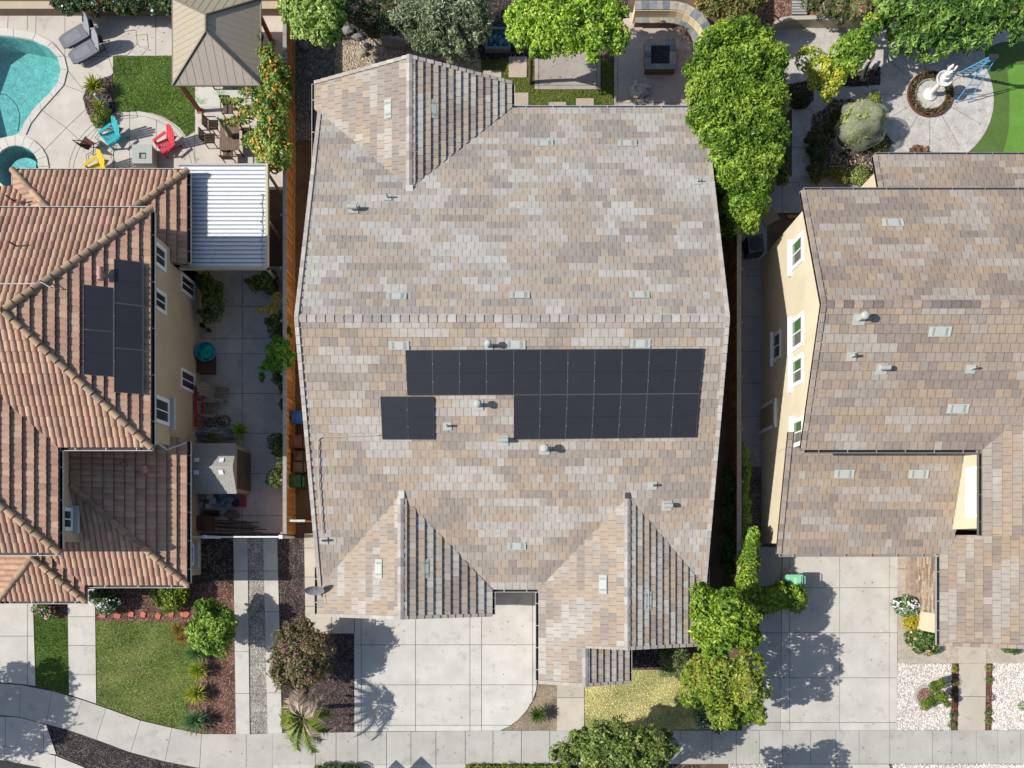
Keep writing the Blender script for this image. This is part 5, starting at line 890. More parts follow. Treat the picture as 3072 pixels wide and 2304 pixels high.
tree('flowering_shrub','white-flowered rose shrub at the corner of the tiled roof and the concrete path','shrub',[LB(290,1790,.9,30),LB(318,1812,.8,32),LB(305,1826,.6,20)],900,.06,DG_,seed=23,trunk=False,flowers=([S(246,244,240)],110,.055))
tree('flowering_shrub','yellow-flowered green shrub under the tiled eave above the red stepping stones','shrub',[LB(480,1778,1.0,32),LB(515,1790,1.0,36),LB(540,1772,.9,26),LB(500,1812,.7,24)],900,.07,[S(96,120,30),S(126,150,40),S(156,172,50)],seed=24,trunk=False,flowers=([S(244,224,80),S(244,196,90)],50,.06))
tree('small_tree','dense glossy green tree at the corner of the big left lawn','tree',[LB(620,1850,1.9,42),LB(650,1880,1.9,46),LB(600,1895,1.8,42),LB(640,1925,1.8,44),LB(670,1850,1.7,24),LB(585,1920,1.5,24)],800,.095,OG,base=(628,1880),seed=25,rough=.34)
for px, py, r_, c_, l_, sd_ in ((590,1958,34,[S(110,150,80),S(140,176,104)],'green grassy clump nearest the dense tree, first of the row along the left lawn',1),(598,2010,30,[S(150,170,50),S(190,196,70)],'yellow-green grassy clump, second of the row along the left lawn',2),(592,2080,32,[S(160,176,54),S(196,200,76)],'yellow-green grassy clump, third of the row along the left lawn',3),(588,2160,38,[S(96,136,80),S(134,168,110)],'green grassy clump touching the curved sidewalk',4)):
    rosette(px,py,.22,150,r_/64*1.45,.04,[tuple(v*1.35 for v in q) for q in c_],'grass_clump',l_,'plant',el=(15,80),group='grassy clumps along the left lawn')
rosette(537,1888,.25,60,.55,.04,[S(196,150,70),S(214,170,80),S(150,160,60)],'flax_plant','orange-tinged spiky plant at the lawn corner left of the dense tree','plant',el=(15,75)); rosette(548,1915,.2,40,.45,.035,[S(210,130,90),S(200,150,80)],'flax_plant','coral spiky plant just below the orange-tinged one','plant',el=(15,75))
for i, (px, w_) in enumerate(((311,24),(354,24),(395,22),(431,18),(475,20),(515,18),(556,34))):
    m = MB(); x,y = G(px,1845+3*math.sin(i*2)); a = [(x+w_/126*1.0*math.cos(t)*R.uniform(.8,1.15), y+.17*math.sin(t)*R.uniform(.8,1.15)) for t in (0.4,1.5,2.6,3.7,5.2)]; m.prism(a,0.01,.06,vary(S(216,130,106),.1)); tag(m.build('stepping_stone','stone'),('leftmost','second from the left','third from the left','middle','third from the right','second from the right','widest, rightmost')[i]+' terracotta stepping stone above the left lawn','stepping stone','terracotta stepping stones')
tree('shrub_tree','round burgundy-green shrub tree in the dark mulch left of the middle driveway','tree',[LB(880,1925,2.2,56),LB(930,1950,2.3,52),LB(845,1975,2.1,48),LB(900,2000,2.3,62),LB(945,2010,2.1,40),LB(850,2030,2.0,38),LB(905,2045,2.0,34)],720,.075,[S(106,98,60),S(130,122,68),S(146,128,88),S(178,128,128),S(112,112,60)],base=(900,1975),seed=27,rough=.32)
# palm
t = thing('palm_tree','small fan of palm fronds half dry, in the mulch beside the middle driveway','palm tree',(*G(948,2122),0)); bx,by = G(948,2122); k = MB(); k.tube([(bx,by,-.05),(bx-.02,by,1.0),(bx,by,2.2)],.11,S(130,108,84),10,.09); k.build('trunk','bark',t)
for i in range(14):
    a = math.radians(i*25.7+R.uniform(-11,11)); dry = 55 < math.degrees(a) % 360 < 150 or R.random() < .12; L = R.uniform(.95,1.45)*(1.15 if 250 < math.degrees(a) < 340 else 1)*(.85 if dry else 1); m = MB(); col = [S(190,166,140),S(216,190,166)] if dry else [S(120,144,44),S(96,122,36),S(160,168,60)]; pts = []
    for j in range(9): f = j/8; pts.append(Vector((bx+math.cos(a)*L*f, by+math.sin(a)*L*f, 2.2+.55*math.sin(f*2.4)-.55*f*f)))
    m.tube(pts,.018,S(150,140,80),5,.006); sd_ = Vector((-math.sin(a),math.cos(a),0))
    for j in range(36):
        f = .15+.85*j/35; p = pts[min(7,int(f*8))].lerp(pts[min(8,int(f*8)+1)],f*8-int(f*8)); l = .42*math.sin(min(1,f*1.25)*2.2+.3)+.08; d = Vector((math.cos(a),math.sin(a),0))
        for s_ in (-1,1): q = p+(sd_*s_*.85+d*.65)*l*R.uniform(.45,1.15)-Vector((0,0,.05+R.uniform(0,.16))); w_ = d*.028; m.poly([p-w_,p+w_,q],vary(R.choice(col),.2))
    m.build('frond','leaf',t)
rosette(1614,2142,.3,110,.62,.045,[S(100,130,56),S(140,160,80),S(80,106,48)],'yucca','dark green spiky yucca in the gravel beside the curved driveway edge','plant')
tree('bush','round grey-green bush at the corner of the dry front lawn','bush',[LB(2030,1985,.9,42),LB(2060,2005,.8,36),LB(2005,2010,.6,24)],1100,.055,[S(120,132,84),S(146,156,104),S(96,108,66)],seed=28,trunk=False)
tree('tree','bright green tree leaning over the dark fence at the front corner of the middle roof','tree',[LB(2120,1800,3.4,44),LB(2190,1820,4.0,46),LB(2235,1860,4.0,48),LB(2130,1870,3.8,50),LB(2200,1900,4.2,48),LB(2240,1915,3.8,36),LB(2150,1935,3.7,44),LB(2105,1840,3.2,22)],620,.11,BG,base=(2190,1880),seed=29,rough=.34,tr=.1)
tree('tree','yellow-green tree with reddish tips between the dry lawn and the right driveway','tree',[LB(2120,2020,3.6,48),LB(2180,2010,4.2,36),LB(2250,2010,4.3,48),LB(2090,2080,3.2,40),LB(2160,2080,4.0,54),LB(2260,2080,4.4,48),LB(2220,2060,4.0,30),LB(2180,2140,3.7,46),LB(2270,2140,3.8,34),LB(2230,2150,3.4,26),LB(2065,2040,3.0,24)],800,.095,YR_,base=(2200,2090),seed=30,rough=.36,tr=.1,core=False)
tree('flowering_shrub','low white-blossomed shrub under the yellow-green tree by the sidewalk','shrub',[LB(2120,2150,.7,34),LB(2165,2168,.7,34),LB(2200,2150,.7,30),LB(2120,2110,.8,26)],700,.06,DG_,seed=31,trunk=False,flowers=([S(236,240,244)],70,.06))
tree('street_tree','airy green street tree overhanging the sidewalk at the bottom edge','tree',[LB(1700,2262,3.6,38),LB(1745,2232,3.8,42),LB(1810,2215,4.2,46),LB(1862,2192,4.2,34),LB(1870,2250,4.3,50),LB(1935,2225,4.2,46),LB(1990,2250,4.0,42),LB(1800,2285,4.0,50),LB(1950,2290,4.0,50),LB(1880,2310,4.0,50),LB(2000,2205,3.6,20)],620,.09,[S(110,136,60),S(140,160,80),S(170,176,84),S(120,120,60),S(96,120,56)],base=(1850,2330),seed=32,rough=.34,tr=.11)
tree('street_tree','street tree beyond the left edge shading the curved sidewalk','tree',[LB(-560,2190,5,100),LB(-480,2150,5,80),LB(-520,2280,5,90),LB(-650,2230,5,80),LB(-600,2320,4.6,80)],260,.15,OG,base=(-560,2200),seed=33,rough=.3,core=False)
tree('street_tree','street tree below the bottom edge shading the right sidewalk','tree',[LB(2180,2420,4.4,70),LB(2270,2400,4.4,60),LB(2230,2460,4.4,70),LB(2130,2400,4.2,50)],300,.13,OG,base=(2200,2430),seed=34,rough=.3,core=False)
tree('hedge','clipped dark hedge at the bottom edge left of the driveway apron','hedge',[LB(px,2312,.5,20,18) for px in range(955,1085,22)],900,.05,DG_,seed=35,trunk=False)
tree('hedge','low yellow-green hedge at the bottom edge below the middle front walk','hedge',[LB(px,2313,.4,22,18) for px in range(1410,1720,26)],900,.05,YR_,seed=36,trunk=False)
# hedge trees and yard trees behind
HG = [S(82,116,30), S(112,146,38), S(142,172,50), S(174,194,72)]
HL = [(2140,120,52),(2190,95,46),(2240,90,50),(2290,125,50),(2330,160,42),(2120,190,50),(2180,170,56),(2250,160,58),(2320,220,50),(2115,260,46),(2170,250,56),(2240,240,60),(2300,280,56),(2345,290,30),(2120,330,50),(2180,330,56),(2250,330,60),(2310,350,50),(2335,400,38),(2145,395,44),(2200,410,54),(2270,420,56),(2320,450,40),(2170,460,40),(2230,480,50),(2290,500,46),(2180,520,34),(2235,550,46),(2290,545,40),(2225,610,40),(2270,600,40),(2255,650,34)]
tree('hedge_tree','big dense bright green hedge tree overlapping the top right corner of the middle roof','tree',[LB(px,py,4.3-.3*((px-2230)/110)**2,r*.95,rz=.8) for px,py,r in HL],760,.085,HG,base=(2240,350),seed=37,rough=.3,tr=.14,asp=.36)
tree('shrub','dark green lower shrub in the shade below the big hedge tree','shrub',[LB(2185,600,2.2,36),LB(2190,660,1.9,40),LB(2170,560,2.0,30),LB(2200,690,1.5,28)],600,.09,[S(56,84,26),S(74,104,34),S(96,124,44)],seed=38,trunk=False)
tree('shrub','darker shrub filling the gap between the hedge tree and the narrow walkway','shrub',[LB(2345,470,1.8,26),LB(2350,400,1.6,22,30),LB(2350,530,1.4,20,26)],600,.09,[S(84,110,36),S(104,130,46),S(130,130,50)],seed=39,trunk=False)
tree('tree','wide bright yellow-green tree over the rectangular paved slab','tree',[LB(1580,40,4.0,50),LB(1570,95,3.8,40),LB(1640,25,4.2,56),LB(1640,100,4.2,50),LB(1700,60,4.4,60),LB(1710,110,4.1,40),LB(1760,20,4.2,56),LB(1780,90,4.2,54),LB(1830,30,4.1,50),LB(1850,95,3.9,36),LB(1850,130,3.7,26),LB(1625,150,3.4,22,18),LB(1680,-20,4.0,60),LB(1780,-30,4.0,60)],640,.085,[S(130,170,36),S(160,196,50),S(190,214,76),S(206,220,110),S(110,150,30)],base=(1590,250),seed=40,rough=.28,tr=.1)
tree('olive_tree','silvery grey-green olive tree above the tan gravel','tree',[LB(1225,25,2.37,50),LB(1290,10,2.51,56),LB(1250,85,1.81,44),LB(1310,70,1.95,56),LB(1370,20,2.41,56),LB(1380,80,1.86,52),LB(1330,120,1.49,40),LB(1430,40,2.23,44),LB(1440,90,1.76,32),LB(1390,130,1.39,34),LB(1275,120,1.49,26),LB(1320,-40,2.97,60),LB(1420,-30,2.88,50)],620,.085,OL,base=(1340,120),seed=41,rough=.3,asp=.25,tr=.12)
tree('tree','bright small-leaved green tree over the top of the orange fence','tree',[LB(870,15,3.4,40),LB(920,35,3.6,48),LB(975,20,3.6,48),LB(900,70,3.2,32),LB(960,70,3.4,40),LB(995,95,3,28),LB(975,120,2.7,18),LB(930,-30,3.4,60)],560,.09,[S(120,150,56),S(146,176,70),S(176,200,100),S(196,214,120)],base=(950,60),seed=42,rough=.26)
tree('shrub','dark shrub with pink blossoms between the fence tree and the olive tree','shrub',[LB(1060,20,2.0,40),LB(1110,40,2.1,40),LB(1150,70,1.9,30),LB(1170,20,2.1,40),LB(1120,85,1.6,22)],520,.08,[S(56,72,36),S(80,96,50),S(108,120,66)],seed=43,trunk=False,core=False,flowers=([S(230,90,110)],6,.08))
tree('tree','grey-brown olive-toned tree behind the curved stone bench','tree',[LB(2150,-5,3,46),LB(2210,10,3,48),LB(2260,0,2.8,36),LB(2190,50,2.7,34),LB(2130,20,2.8,22)],560,.09,[S(120,116,60),S(150,140,80),S(96,104,50),S(176,150,80)],base=(2190,20),seed=44)
tree('citrus_tree','small tree with yellow-tipped leaves left of the curved garden seat','tree',[LB(2430,165,2.2,32),LB(2465,200,2.3,38),LB(2490,250,2.1,32),LB(2450,240,2.0,26),LB(2520,215,2.2,30)],620,.09,[S(120,140,40),S(160,176,54),S(206,204,70),S(226,220,96)],base=(2465,215),seed=45,rough=.28,core=False)
tree('tree','round green small tree just right of the yellow-tipped one','tree',[LB(2540,140,2.6,36),LB(2580,110,2.7,36),LB(2570,165,2.6,36),LB(2610,140,2.5,26),LB(2530,180,2.4,24),LB(2620,70,2.6,30)],620,.09,OG,base=(2570,150),seed=46,rough=.26)
TL = [(2700,40,44),(2750,20,50),(2720,100,40),(2780,70,50),(2810,130,34),(2840,40,56),(2860,100,44),(2760,140,24),(2910,30,56),(2920,90,44),(2960,100,30),(2980,40,50),(3040,20,56),(3050,70,36),(2900,120,26),(2680,0,40),(2840,-20,60),(2980,-20,60)]
tree('large_leaved_tree','large tree with star-like leaf clusters over the top right corner','tree',[LB(px,py,1.5+1.1*(140-py)/140,r,rz=.5) for px,py,r in TL],560,.13,[S(70,104,44),S(96,134,54),S(126,160,66),S(160,190,90)],base=(2850,-40),seed=47,rough=.28,asp=.28,core=False,tr=.14,clump=11)
tree('shrub','brownish-green shrubbery behind the curved cream wall','shrub',[LB(2480,5,2,34),LB(2530,20,2,38),LB(2590,10,2.2,38),LB(2650,30,2.1,34),LB(2620,60,2.0,28),LB(2440,-10,1.8,30)],560,.085,[S(76,84,44),S(104,110,60),S(130,130,76)],seed=48,trunk=False,core=False)
# netted shrub
t = thing('netted_shrub','round shrub wrapped in pale bird netting next to the circular patio','shrub',(*G(2600,390),0)); m = MB(); lob = [LB(2590,350,1.6,54,rz=.7),LB(2580,390,1.1,34,rz=.5),LB(2625,345,1.5,38,rz=.6)]; crown(m,lob,520,.08,[S(150,164,80),S(176,184,90),S(200,196,100),S(120,136,66)],seed=49); m.build('foliage','leaf',t)
m = MB(); x,y,_ = P(2588,368,1.2); m.blob((x,y,.95),(1.12,.98,.95),S(196,200,170),12,.16,34,20,1.7); m.build('net','net',t,smooth=True); k = MB(); k.tube([(x,y,0),(x,y,.9)],.05,S(110,90,70)); k.build('trunk','bark',t)
SH = [S(70,76,40), S(96,100,52), S(120,120,60), S(90,70,50)]
for px, py, z, r_, l_, c_ in ((2518,342,.6,26,'dark olive shrub at the upper tip of the planted bed left of the netted shrub',SH),(2490,378,.4,16,'small dark ball plant between the walkway and the netted shrub',DG_[:2]),(2452,405,.7,28,'dark shrub along the narrow walkway, upper one',SH[:2]),(2455,450,.7,28,'dark shrub along the narrow walkway, middle one',DG_[:2]),(2455,505,.7,28,'olive shrub at the foot of the narrow walkway',SH),(2520,515,.6,26,'yellowish low shrub beside the back eave of the cream house',[S(110,110,50),S(150,140,60)]),(2580,520,.6,30,'light green low shrub touching the back roof of the cream house',[S(130,140,70),S(170,170,96)]),(2640,432,.5,22,'olive shrub between the netted shrub and the back gutter',SH),(2625,290,.9,20,'small yellow-green shrub right above the netted shrub',[S(130,140,60),S(160,160,70)]),(2500,200,1.2,30,'dark shrub in the shade under the yellow-tipped tree',DG_[:2]),(2400,285,.6,28,'dark brown groundcover beside the big hedge tree',[S(70,64,44),S(84,90,50)])):
    tree('shrub',l_,'shrub',[LB(px,py,z,r_),LB(px+r_*.5,py+r_*.4,z*.9,r_*.7)],750,.06,c_,seed=int(px),trunk=False)
# vines and hedge on the right fence
VL = [LB(2196+6*math.sin(py*.1),py,.9+.3*math.sin(py*.07),22,24,.5) for py in range(1420,1720,22)]
tree('vine','dark creeping vine low on the west face of the dark fence','vine',VL,520,.075,[S(56,84,30),S(72,100,38)],seed=50,trunk=False,core=False,rough=.3)
tree('vine','thin green vine trailing along the top of the dark fence','vine',[LB(2238+5*math.sin(py*.05),py,1.7,13+5*math.sin(py*.13),22,.3) for py in range(1340,1620,22)],620,.06,[S(84,116,34),S(110,144,44),S(134,160,50)],seed=51,trunk=False,core=False,rough=.3)
tree('vine','bright green ivy column spilling over the end of the dark fence','vine',[LB(2262-(py-1600)*.14,py,2.1,22+(py-1600)*.08,24,.6) for py in range(1600,1790,20)],760,.08,BG,seed=52,trunk=False,rough=.25)
tree('hedge','rounded bright green hedge below the light green bin','hedge',[LB(px,1798+8*math.sin(px*.05),1.7,34,38,.7) for px in range(2275,2410,24)]+[LB(2250,1800,1.9,28)],800,.08,BG,seed=53,trunk=False)
# front beds on the right
tree('flowering_shrub','round bush covered in white blossoms beside the stone veneer','shrub',[LB(2732,1818,.7,34,rz=.5)],1000,.06,DG_,seed=54,trunk=False,flowers=([S(250,250,250)],260,.05)); tree('shrub','golden yellow bush below the white-blossomed one','shrub',[LB(2738,1868,.5,26),LB(2748,1852,.5,20)],1000,.05,[S(190,170,40),S(220,200,60),S(160,150,40)],seed=55,trunk=False)
tree('flowering_shrub','dark green bush with peach rosettes at the corner of the front roof','shrub',[LB(2755,1920,.6,30),LB(2790,1925,.6,32),LB(2800,1945,.5,24),LB(2760,1945,.5,20)],1000,.06,DG_,seed=56,trunk=False,flowers=([S(244,196,140)],16,.08)); tree('shrub','small bush poking out under the front eave near the right edge','shrub',[LB(3030,1950,.4,24,12),LB(3045,1955,.4,16,10)],1000,.05,DG_,seed=57,trunk=False)
for i, (px, py, c_) in enumerate(((2866,2008,YR_),(2868,2048,DG_),(2866,2085,SH),(2864,2115,[S(150,60,50),S(90,110,50)]),(2862,2145,DG_),(2860,2174,[S(230,234,230),S(90,120,60)]),(2970,2005,YR_),(2970,2040,YR_),(2975,2095,[S(160,110,130),S(100,110,60)]),(2968,2140,DG_),(2968,2165,DG_),(3068,2120,OG))):
    tree('border_plant',('small yellowish plant at the top of the left border strip','small green plant second in the left border strip','small olive plant in the middle of the left border strip','small red-flecked plant in the left border strip','small green plant near the foot of the left border strip','small white-flowered plant at the foot of the left border strip','small yellowish plant at the top of the right border strip','yellowish plant second in the right border strip','mauve-flowered plant in the middle of the right border strip','green plant fourth in the right border strip','green plant at the foot of the right border strip','green plant in the white gravel at the right image edge')[i],'plant',[LB(px,py,.22,11)],1500,.035,c_,seed=200+i,trunk=False,core=False,group='border plants')
t = thing('topiary','pom-pom topiary shrub in a ring-edged hole in the white gravel','topiary',(*G(2782,2090),0)); x0,y0 = G(2782,2092)
for px, py, z, r_ in ((2810,2058,.95,19),(2828,2050,1.1,14),(2830,2092,1.1,20),(2845,2112,1.0,12),(2782,2116,.8,17),(2796,2108,.9,14),(2800,2095,.8,10)):
    l = LB(px,py,z,r_); m = MB(); crown(m,[l],1700,.04,[S(110,130,40),S(140,156,50),S(86,110,36)],seed=px); m.build('foliage','leaf',t); k = MB(); k.tube([(x0,y0,0),((x0+l[0])/2,(y0+l[1])/2,l[2]*.6),l[:3]],.025,S(130,110,90),6); k.build('stem','bark',t)
rg = MB()
for k in range(24): a0,a1 = math.radians(k*15),math.radians(k*15+15); rg.prism([G(2775+r*math.cos(a),2088+r*math.sin(a)) for r,a in ((26,a0),(26,a1),(34,a1),(34,a0))],0,.08,S(196,194,188))
o = tag(rg.build('tree_ring','concrete'),'grey concrete ring around the pom-pom topiary','edging'); m = MB(); m.flat([G(*q) for q in circ(2775,2088,26,20)],.05,S(120,88,72)); pebbles(m,[G(*q) for q in circ(2775,2088,26,20)],900,.05,RM,.05,.5); struct('mulch',m,'soil','stuff')
# ------------------------------------------------------------------ BACK YARD THINGS, MIDDLE HOUSE
t = thing('fire_pit','square stone fire pit with slate top and dark lava rock','fire pit',(*G(1980,170),0)); x0,y1,_ = P(1935,118,.5); x1,y0,_ = P(2027,208,.5); xi0,yi1,_ = P(1953,137,.5); xi1,yi0,_ = P(2009,192,.5); SL = [S(150,156,156),S(130,138,142),S(172,170,160),S(190,176,156)]
m = MB()
for k in range(7): m.box(x0+.02+R.uniform(0,.02),x1-.02-R.uniform(0,.02),y0+.02+R.uniform(0,.02),y1-.02,.05+.062*k,.05+.062*k+.058,vary(S(150,120,96),.3))
m.build('body','stone',t); m = MB()
for a, b, c_, d in ((x0,x1,yi1,y1),(x0,x1,y0,yi0),(x0,xi0,yi0,yi1),(xi1,x1,yi0,yi1)):
    n_ = 3
    for k in range(n_):
        if b-a > d-c_: m.box(a+(b-a)*k/n_+.005,a+(b-a)*(k+1)/n_-.005,c_,d,.48,.53,R.choice(SL))
        else: m.box(a,b,c_+(d-c_)*k/n_+.005,c_+(d-c_)*(k+1)/n_-.005,.48,.53,R.choice(SL))
m.build('coping','stone',t); m = MB(); m.box(xi0,xi1,yi0,yi1,.3,.488,(0.02,0.02,0.02)); pebbles(m,[(xi0,yi0),(xi1,yi0),(xi1,yi1),(xi0,yi1)],900,.05,[(0.03,0.03,0.035),(0.06,0.055,0.055)],.488,.5); m.build('lava_rock','stone',t)
t = thing('stone_bench','curved slate-topped stone bench with cream back wall above the fire pit','bench',(*G(2010,80),0))
def arcstrip(m, r0, r1, z0, z1, col, tile=None, cen=(2010,140), x0=1905):
    s_ = F/(H-z1); cx2, cy2 = P(cen[0],cen[1],z1)[:2]; r0, r1 = r0/s_, r1/s_; xw_ = P(x0,0,z1)[0]; n_ = 9
    for k in range(5): a, b = xw_+(cx2-xw_)*k/5, xw_+(cx2-xw_)*(k+1)/5; m.box(a+.004,b-.004,cy2+r0,cy2+r1,z0,z1,R.choice(tile) if tile else col)
    for k in range(n_):
        a0, a1 = math.radians(90-100*k/n_), math.radians(90-100*(k+1)/n_+.4); m.prism([(cx2+r*math.cos(a),cy2+r*math.sin(a)) for r,a in ((r0,a0),(r1,a0),(r1,a1),(r0,a1))],z0,z1,R.choice(tile) if tile else col)
m = MB(); arcstrip(m,74,104,.05,.42,S(160,128,100)); m.build('base','stone',t); m = MB(); arcstrip(m,72,104,.42,.47,0,SL); m.build('seat','stone',t); m = MB(); arcstrip(m,108,132,.0,.9,S(246,224,176)); m.build('backrest','stucco',t); m = MB(); arcstrip(m,112,138,.9,.95,0,SL+[S(200,190,170)]); m.build('coping','stone',t)
t = thing('garden_sculpture','pale carved stone ornament with a bowl, lying on the pink patio near the gutter','sculpture',(*G(1915,285),0)); x,y = G(1915,288); W_ = S(222,214,196); m = MB(); m.blob((x,y+.1,.2),(.42,.34,.2),W_,3,.22,20,12,2); m.blob((x+.32,y+.25,.28),(.3,.1,.1),W_,5,.2,12,8,2); m.blob((x+.05,y-.35,.1),(.38,.13,.1),W_,8,.2,14,8,2); m.blob((x-.15,y+.42,.2),(.1,.2,.1),W_,9,.2,12,8,2); m.build('body','stone',t); m = MB(); m.lathe((x-.12,y+.12,.36),[(.13,0),(.15,.05),(.11,.05),(.09,.02)],S(200,196,184),18); m.build('bowl','stone',t)
t = thing('raised_planter','square raised planter filled with blue glass pebbles under the olive tree','planter',(*G(1492,100),0)); x0,y1,_ = P(1455,80,.35); x1,y0,_ = P(1532,146,.35); m = MB(); 
for a, b, c_, d in ((x0,x1,y1-.12,y1),(x0,x1,y0,y0+.12),(x0,x0+.12,y0+.12,y1-.12),(x1-.12,x1,y0+.12,y1-.12)): m.box(a,b,c_,d,0,.35,S(150,156,156))
m.build('kerb','stone',t); m = MB(); m.box(x0+.1,x1-.1,y0+.1,y1-.1,0,.25,(0.03,0.05,0.06)); pebbles(m,[(x0+.12,y0+.12),(x1-.12,y0+.12),(x1-.12,y1-.12),(x0+.12,y1-.12)],260,.09,[S(120,180,196),S(80,130,150),S(180,210,220),S(60,90,110)],.25,.5); m.build('glass_pebbles','stone',t)
m = MB(); a, b = Vector(P(1150,122,.3)), Vector(P(1240,128,.3)); m.tube([a,a.lerp(b,.3)+Vector((0,-.05,.02)),a.lerp(b,.7)+Vector((0,-.08,0)),b+Vector((0,.08,0))],.24,S(170,158,138),12,.2); tag(m.build('log_seat','wood'),'short weathered log seat on the tan gravel below the olive tree','log')
for i, (px, py, rr_, hh_, l_) in enumerate(((1090,165,(.22,.14),.25,'tan boulder on the gravel left of the log seat'),(1098,142,(.2,.18),.22,'smaller grey boulder just above the tan one'),(1310,165,(.16,.12),.18,'small rounded rock right of the gable ridge'),(1348,168,(.2,.12),.2,'rock nearest the olive tree on the tan gravel'),(1010,100,(.35,.2),.25,'grey rock in the shade beside the fence tree'),(1045,95,(.3,.2),.25,'dark grey rock right of the shaded one'),(1075,115,(.3,.16),.22,'flat grey rock above the boulders'),(925,225,(.22,.18),.2,'bluish rock in the shaded gravel strip near the gable'),(915,140,(.25,.22),.2,'grey rock in the shaded strip near the orange fence'),(1135,100,(.3,.18),.24,'broad grey rock left of the log seat'))): rock(px,py,rr_,hh_,S(186,176,160) if i in (0,2,3) else S(150,146,140),l_,i)
t = thing('tree_trunk','slim tree trunk standing in the grass left of the rectangular slab','trunk',(*G(1590,255),0)) if False else None
# ------------------------------------------------------------------ RIGHT BACK YARD THINGS
WH = S(240,238,232,.72); t = thing('fountain','white tiered garden fountain topped by a statue, in the planted ring','fountain',(*G(2788,285),0)); x,y = G(2788,285)
m = MB(); m.lathe((x,y,.03),[(.3,0),(.32,.06),(.2,.12),(.12,.2),(.1,.85),(.16,1.0)],WH,24); m.build('pedestal','plain',t); m = MB(); m.lathe((x,y,1.0),[(.12,0),(.31,.12),(.37,.22),(.37,.26),(.32,.26),(.26,.16),(.05,.12)],WH,30); m.build('bowl','plain',t)
m = MB(); m.lathe((x,y,1.1),[(.12,0),(.10,.15),(.17,.25),(.17,.34)],WH,16); m.blob((x,y,1.58),(.16,.13,.22),WH,3,.2,16,10,2.2); m.blob((x-.08,y+.1,1.82),(.09,.09,.22),WH,4,.15,12,8,2); m.blob((x+.12,y+.06,1.8),(.07,.07,.2),WH,6,.15,12,8,2); m.build('statue','plain',t)
t = thing('step_ladder','blue A-frame step ladder standing between the white fountain and the turf','ladder',(21.4,21.8,0)); BL = S(90,176,226,.9); ax,bx,ay,az = 21.2,21.5,21.72,2.4
for nm, fy, fx, wl in (('front_rails',22.44,(21.1,21.75),.07),('rear_rails',21.12,(21.08,21.68),.035)):
    m = MB(); [m.bar((f,fy,.04),(a_,ay,az),.03,wl,BL) for f,a_ in zip(fx,(ax,bx))]
    m.build(nm,'plain',t)
    for k in range(7 if nm[0]=='f' else 4):
        f = (k+1)/(8 if nm[0]=='f' else 5); yy = fy+(ay-fy)*f; m = MB(); m.obox(((fx[0]+fx[1])/2*(1-f)+(ax+bx)/2*f,yy,az*f+.04),((fx[1]-fx[0])/2*(1-f)+.15*f,0,0),(0,.045 if nm[0]=='f' else .012,0),(0,0,.012),S(150,180,200)); m.build('step' if nm[0]=='f' else 'brace','metal',t)
m = MB(); m.box(ax-.04,bx+.06,ay-.1,ay+.1,az-.02,az+.05,(0.03,0.03,0.035)); m.build('top_cap','plastic',t)
m = MB(); x,y = G(2525,430)
for k in range(28): a0,a1 = math.radians(k*360/28),math.radians((k+1)*360/28); m.prism([(x+r*math.cos(a),y+r*math.sin(a)) for r,a in ((.33,a0),(.43,a0),(.43,a1),(.33,a1))],.02,.3,S(186,180,172))
t = thing('round_planter','round concrete planter ring with dark soil below the netted shrub','planter',(x,y,0)); m.build('rim','concrete',t); m = MB(); m.lathe((x,y,.03),[(.34,.2),(.1,.21)],S(90,66,54),18,.05); m.build('soil','soil',t)
t = thing('curved_bench','slim curved grey garden seat beside the green small tree','bench',(*G(2600,215),0)); m = MB(); pts = [P(2588,240,.5),P(2594,215,.55),P(2606,190,.5),P(2622,170,.4)]; m.tube(pts,.13,S(190,188,180),10,.05); m.build('shell','plastic',t); m = MB(); m.tube([Vector(p)+Vector((.02,0,.09)) for p in pts[:3]],.06,(0.02,0.02,0.02),8,.04); m.build('cushion','fabric',t); m = MB(); m.tube([P(2620,196,.3),P(2632,205,.3)],.12,S(170,168,160),10); m.build('base','plastic',t)
t = thing('garden_wall','curved cream retaining wall with mulch behind it, top right yard','wall',(*G(2380,60),0)); m = MB(); wp = [(2306,88),(2322,66),(2345,52),(2375,47),(2440,46),(2520,48),(2600,50)]; q0 = [P(*p,.6)[:2] for p in wp]; q1 = [P(p[0]+(6 if i<3 else 0),p[1]+(5 if i<2 else 12),.6)[:2] for i,p in enumerate(wp)]
for i in range(len(wp)-1): m.prism([q0[i],q0[i+1],q1[i+1],q1[i]],0,.6,S(216,204,176),S(214,204,184))
m.build('wall','stucco',t)
t = thing('wooden_crate','weathered grey slatted crate in the reddish mulch behind the cream wall','crate',(*G(2393,30),0)); m = MB(); x,y = G(2393,28); [m.box(x-.35,x+.35,y-.4+.13*k,y-.4+.13*k+.09,.2,.24,vary(S(190,188,180),.15)) for k in range(7)]; m.box(x-.33,x+.33,y-.38,y+.45,.01,.2,S(120,110,100)); m.build('slats','wood',t)
t = thing('ac_unit','dark air-conditioning unit against the cream wall in the shaded side yard','ac unit',(*G(2335,745),0)); x,y = 11.35,14.1; m = MB(); m.obox((x,y,.42),(.36,.05,0),(-.05,.4,0),(0,0,.38),S(120,118,116,.4)); m.build('cabinet','metal',t); m = MB(); m.lathe((x,y,.81),[(.3,0),(.3,.03),(.05,.05)],(0.03,0.03,0.03),20); m.build('fan_grille','metal',t)
m = MB(); x,y = G(2308,652); m.obox((x,y,.06),(.33,.17,0),(-.15,.28,0),(0,0,.02),S(190,160,130)); tag(m.build('cardboard_sheet','fabric'),'flattened cardboard sheet on the shaded concrete','cardboard'); m = MB(); x,y = G(2386,652); m.box(x-.42,x+.42,y-.07,y+.07,.03,.1,S(190,130,80)); tag(m.build('plank','wood'),'short orange plank lying near the corner of the cream house','plank')
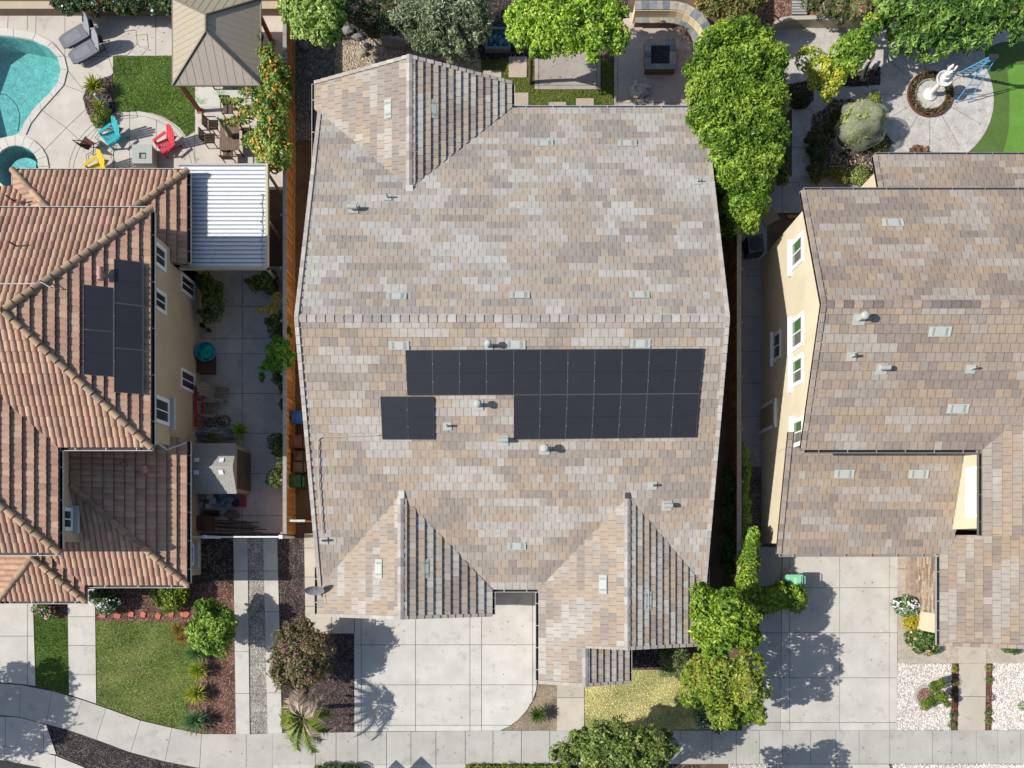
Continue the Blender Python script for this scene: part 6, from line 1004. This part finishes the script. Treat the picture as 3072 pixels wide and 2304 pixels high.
m = MB(); x,y = G(2735,462); m.blob((x,y-.1,.35),(.35,.25,.35),S(120,84,66),3,.25,14,9,2.5); m.blob((x+.35,y-.1,.5),(.2,.15,.25),S(150,110,84),6,.25,12,8,2.5); tag(m.build('planter_stump','wood'),'brown stump-like ornament just beyond the back gutter of the cream house','ornament')
t = thing('shadow_caster','pair of diamond-shaped boards on a post below the bottom edge, added to cast shadows','shadow caster',(*G(1130,2400),0)); px_, py_ = -7.65,-11.02; m = MB(); m.box(px_-.03,px_+.03,py_-.03,py_+.03,0,2.38,S(150,150,150)); m.build('post','metal',t)  # unseen boards added to cast the diamond shadows on the sidewalk
for bx2, by2, hd_ in ((-8.27,-10.78,.24),(-7.08,-10.69,.28)): m = MB(); m.obox((bx2,by2,2.4),(hd_,hd_,0),(-hd_,hd_,0),(0,0,.01),S(90,100,120)); m.build('board','metal',t)
m = MB(); m.bar((-8.3,-11,2.38),(-7.0,-11,2.38),.05,.05,S(150,150,150)); m.build('crossbar','metal',t)

# fallen leaves and specks on the hard surfaces
m = MB(); LC = [S(130,100,60), S(160,130,80), S(110,90,50), S(150,150,70)]
for poly, dn, zz in (([(1064,1860),(1611,1860),(1611,2190),(1064,2190)],1.2,.048),([(2347,1680),(2690,1680),(2690,2190),(2347,2190)],1.6,.048),([(200,2060),(1000,2200),(3072,2192),(3072,2290),(600,2290)],1.5,.058),([(200,50),(500,50),(500,160),(200,160)],4,.04),([(200,430),(600,430),(600,520),(200,520)],1.5,.04),([(2420,80),(2900,60),(2960,400),(2650,460),(2650,120)],4,.034),([(610,830),(850,830),(850,1590),(610,1590)],3,.048),([(1850,60),(2060,60),(2060,315),(1850,315)],5,.065),([(1610,140),(1800,140),(1800,265),(1610,265)],8,.065)):
    x, y = scatter(PP(poly), dn); n = len(x); t_ = NR.uniform(0, 6.28, n); l_ = NR.uniform(.02, .05, n)[:, None]; p = np.stack([x, y, np.full(n, zz)+.004], 1); a = np.stack([np.cos(t_), np.sin(t_), np.zeros(n)], 1); b = np.stack([-np.sin(t_), np.cos(t_), np.full(n, .3)], 1)
    if n: m.arr(np.stack([p-a*l_, p+b*l_*.5, p+a*l_, p-b*l_*.5+np.array([0,0,.01])], 1), pal(LC, n, .2))
struct('leaf_litter', m, 'leaf', 'stuff')
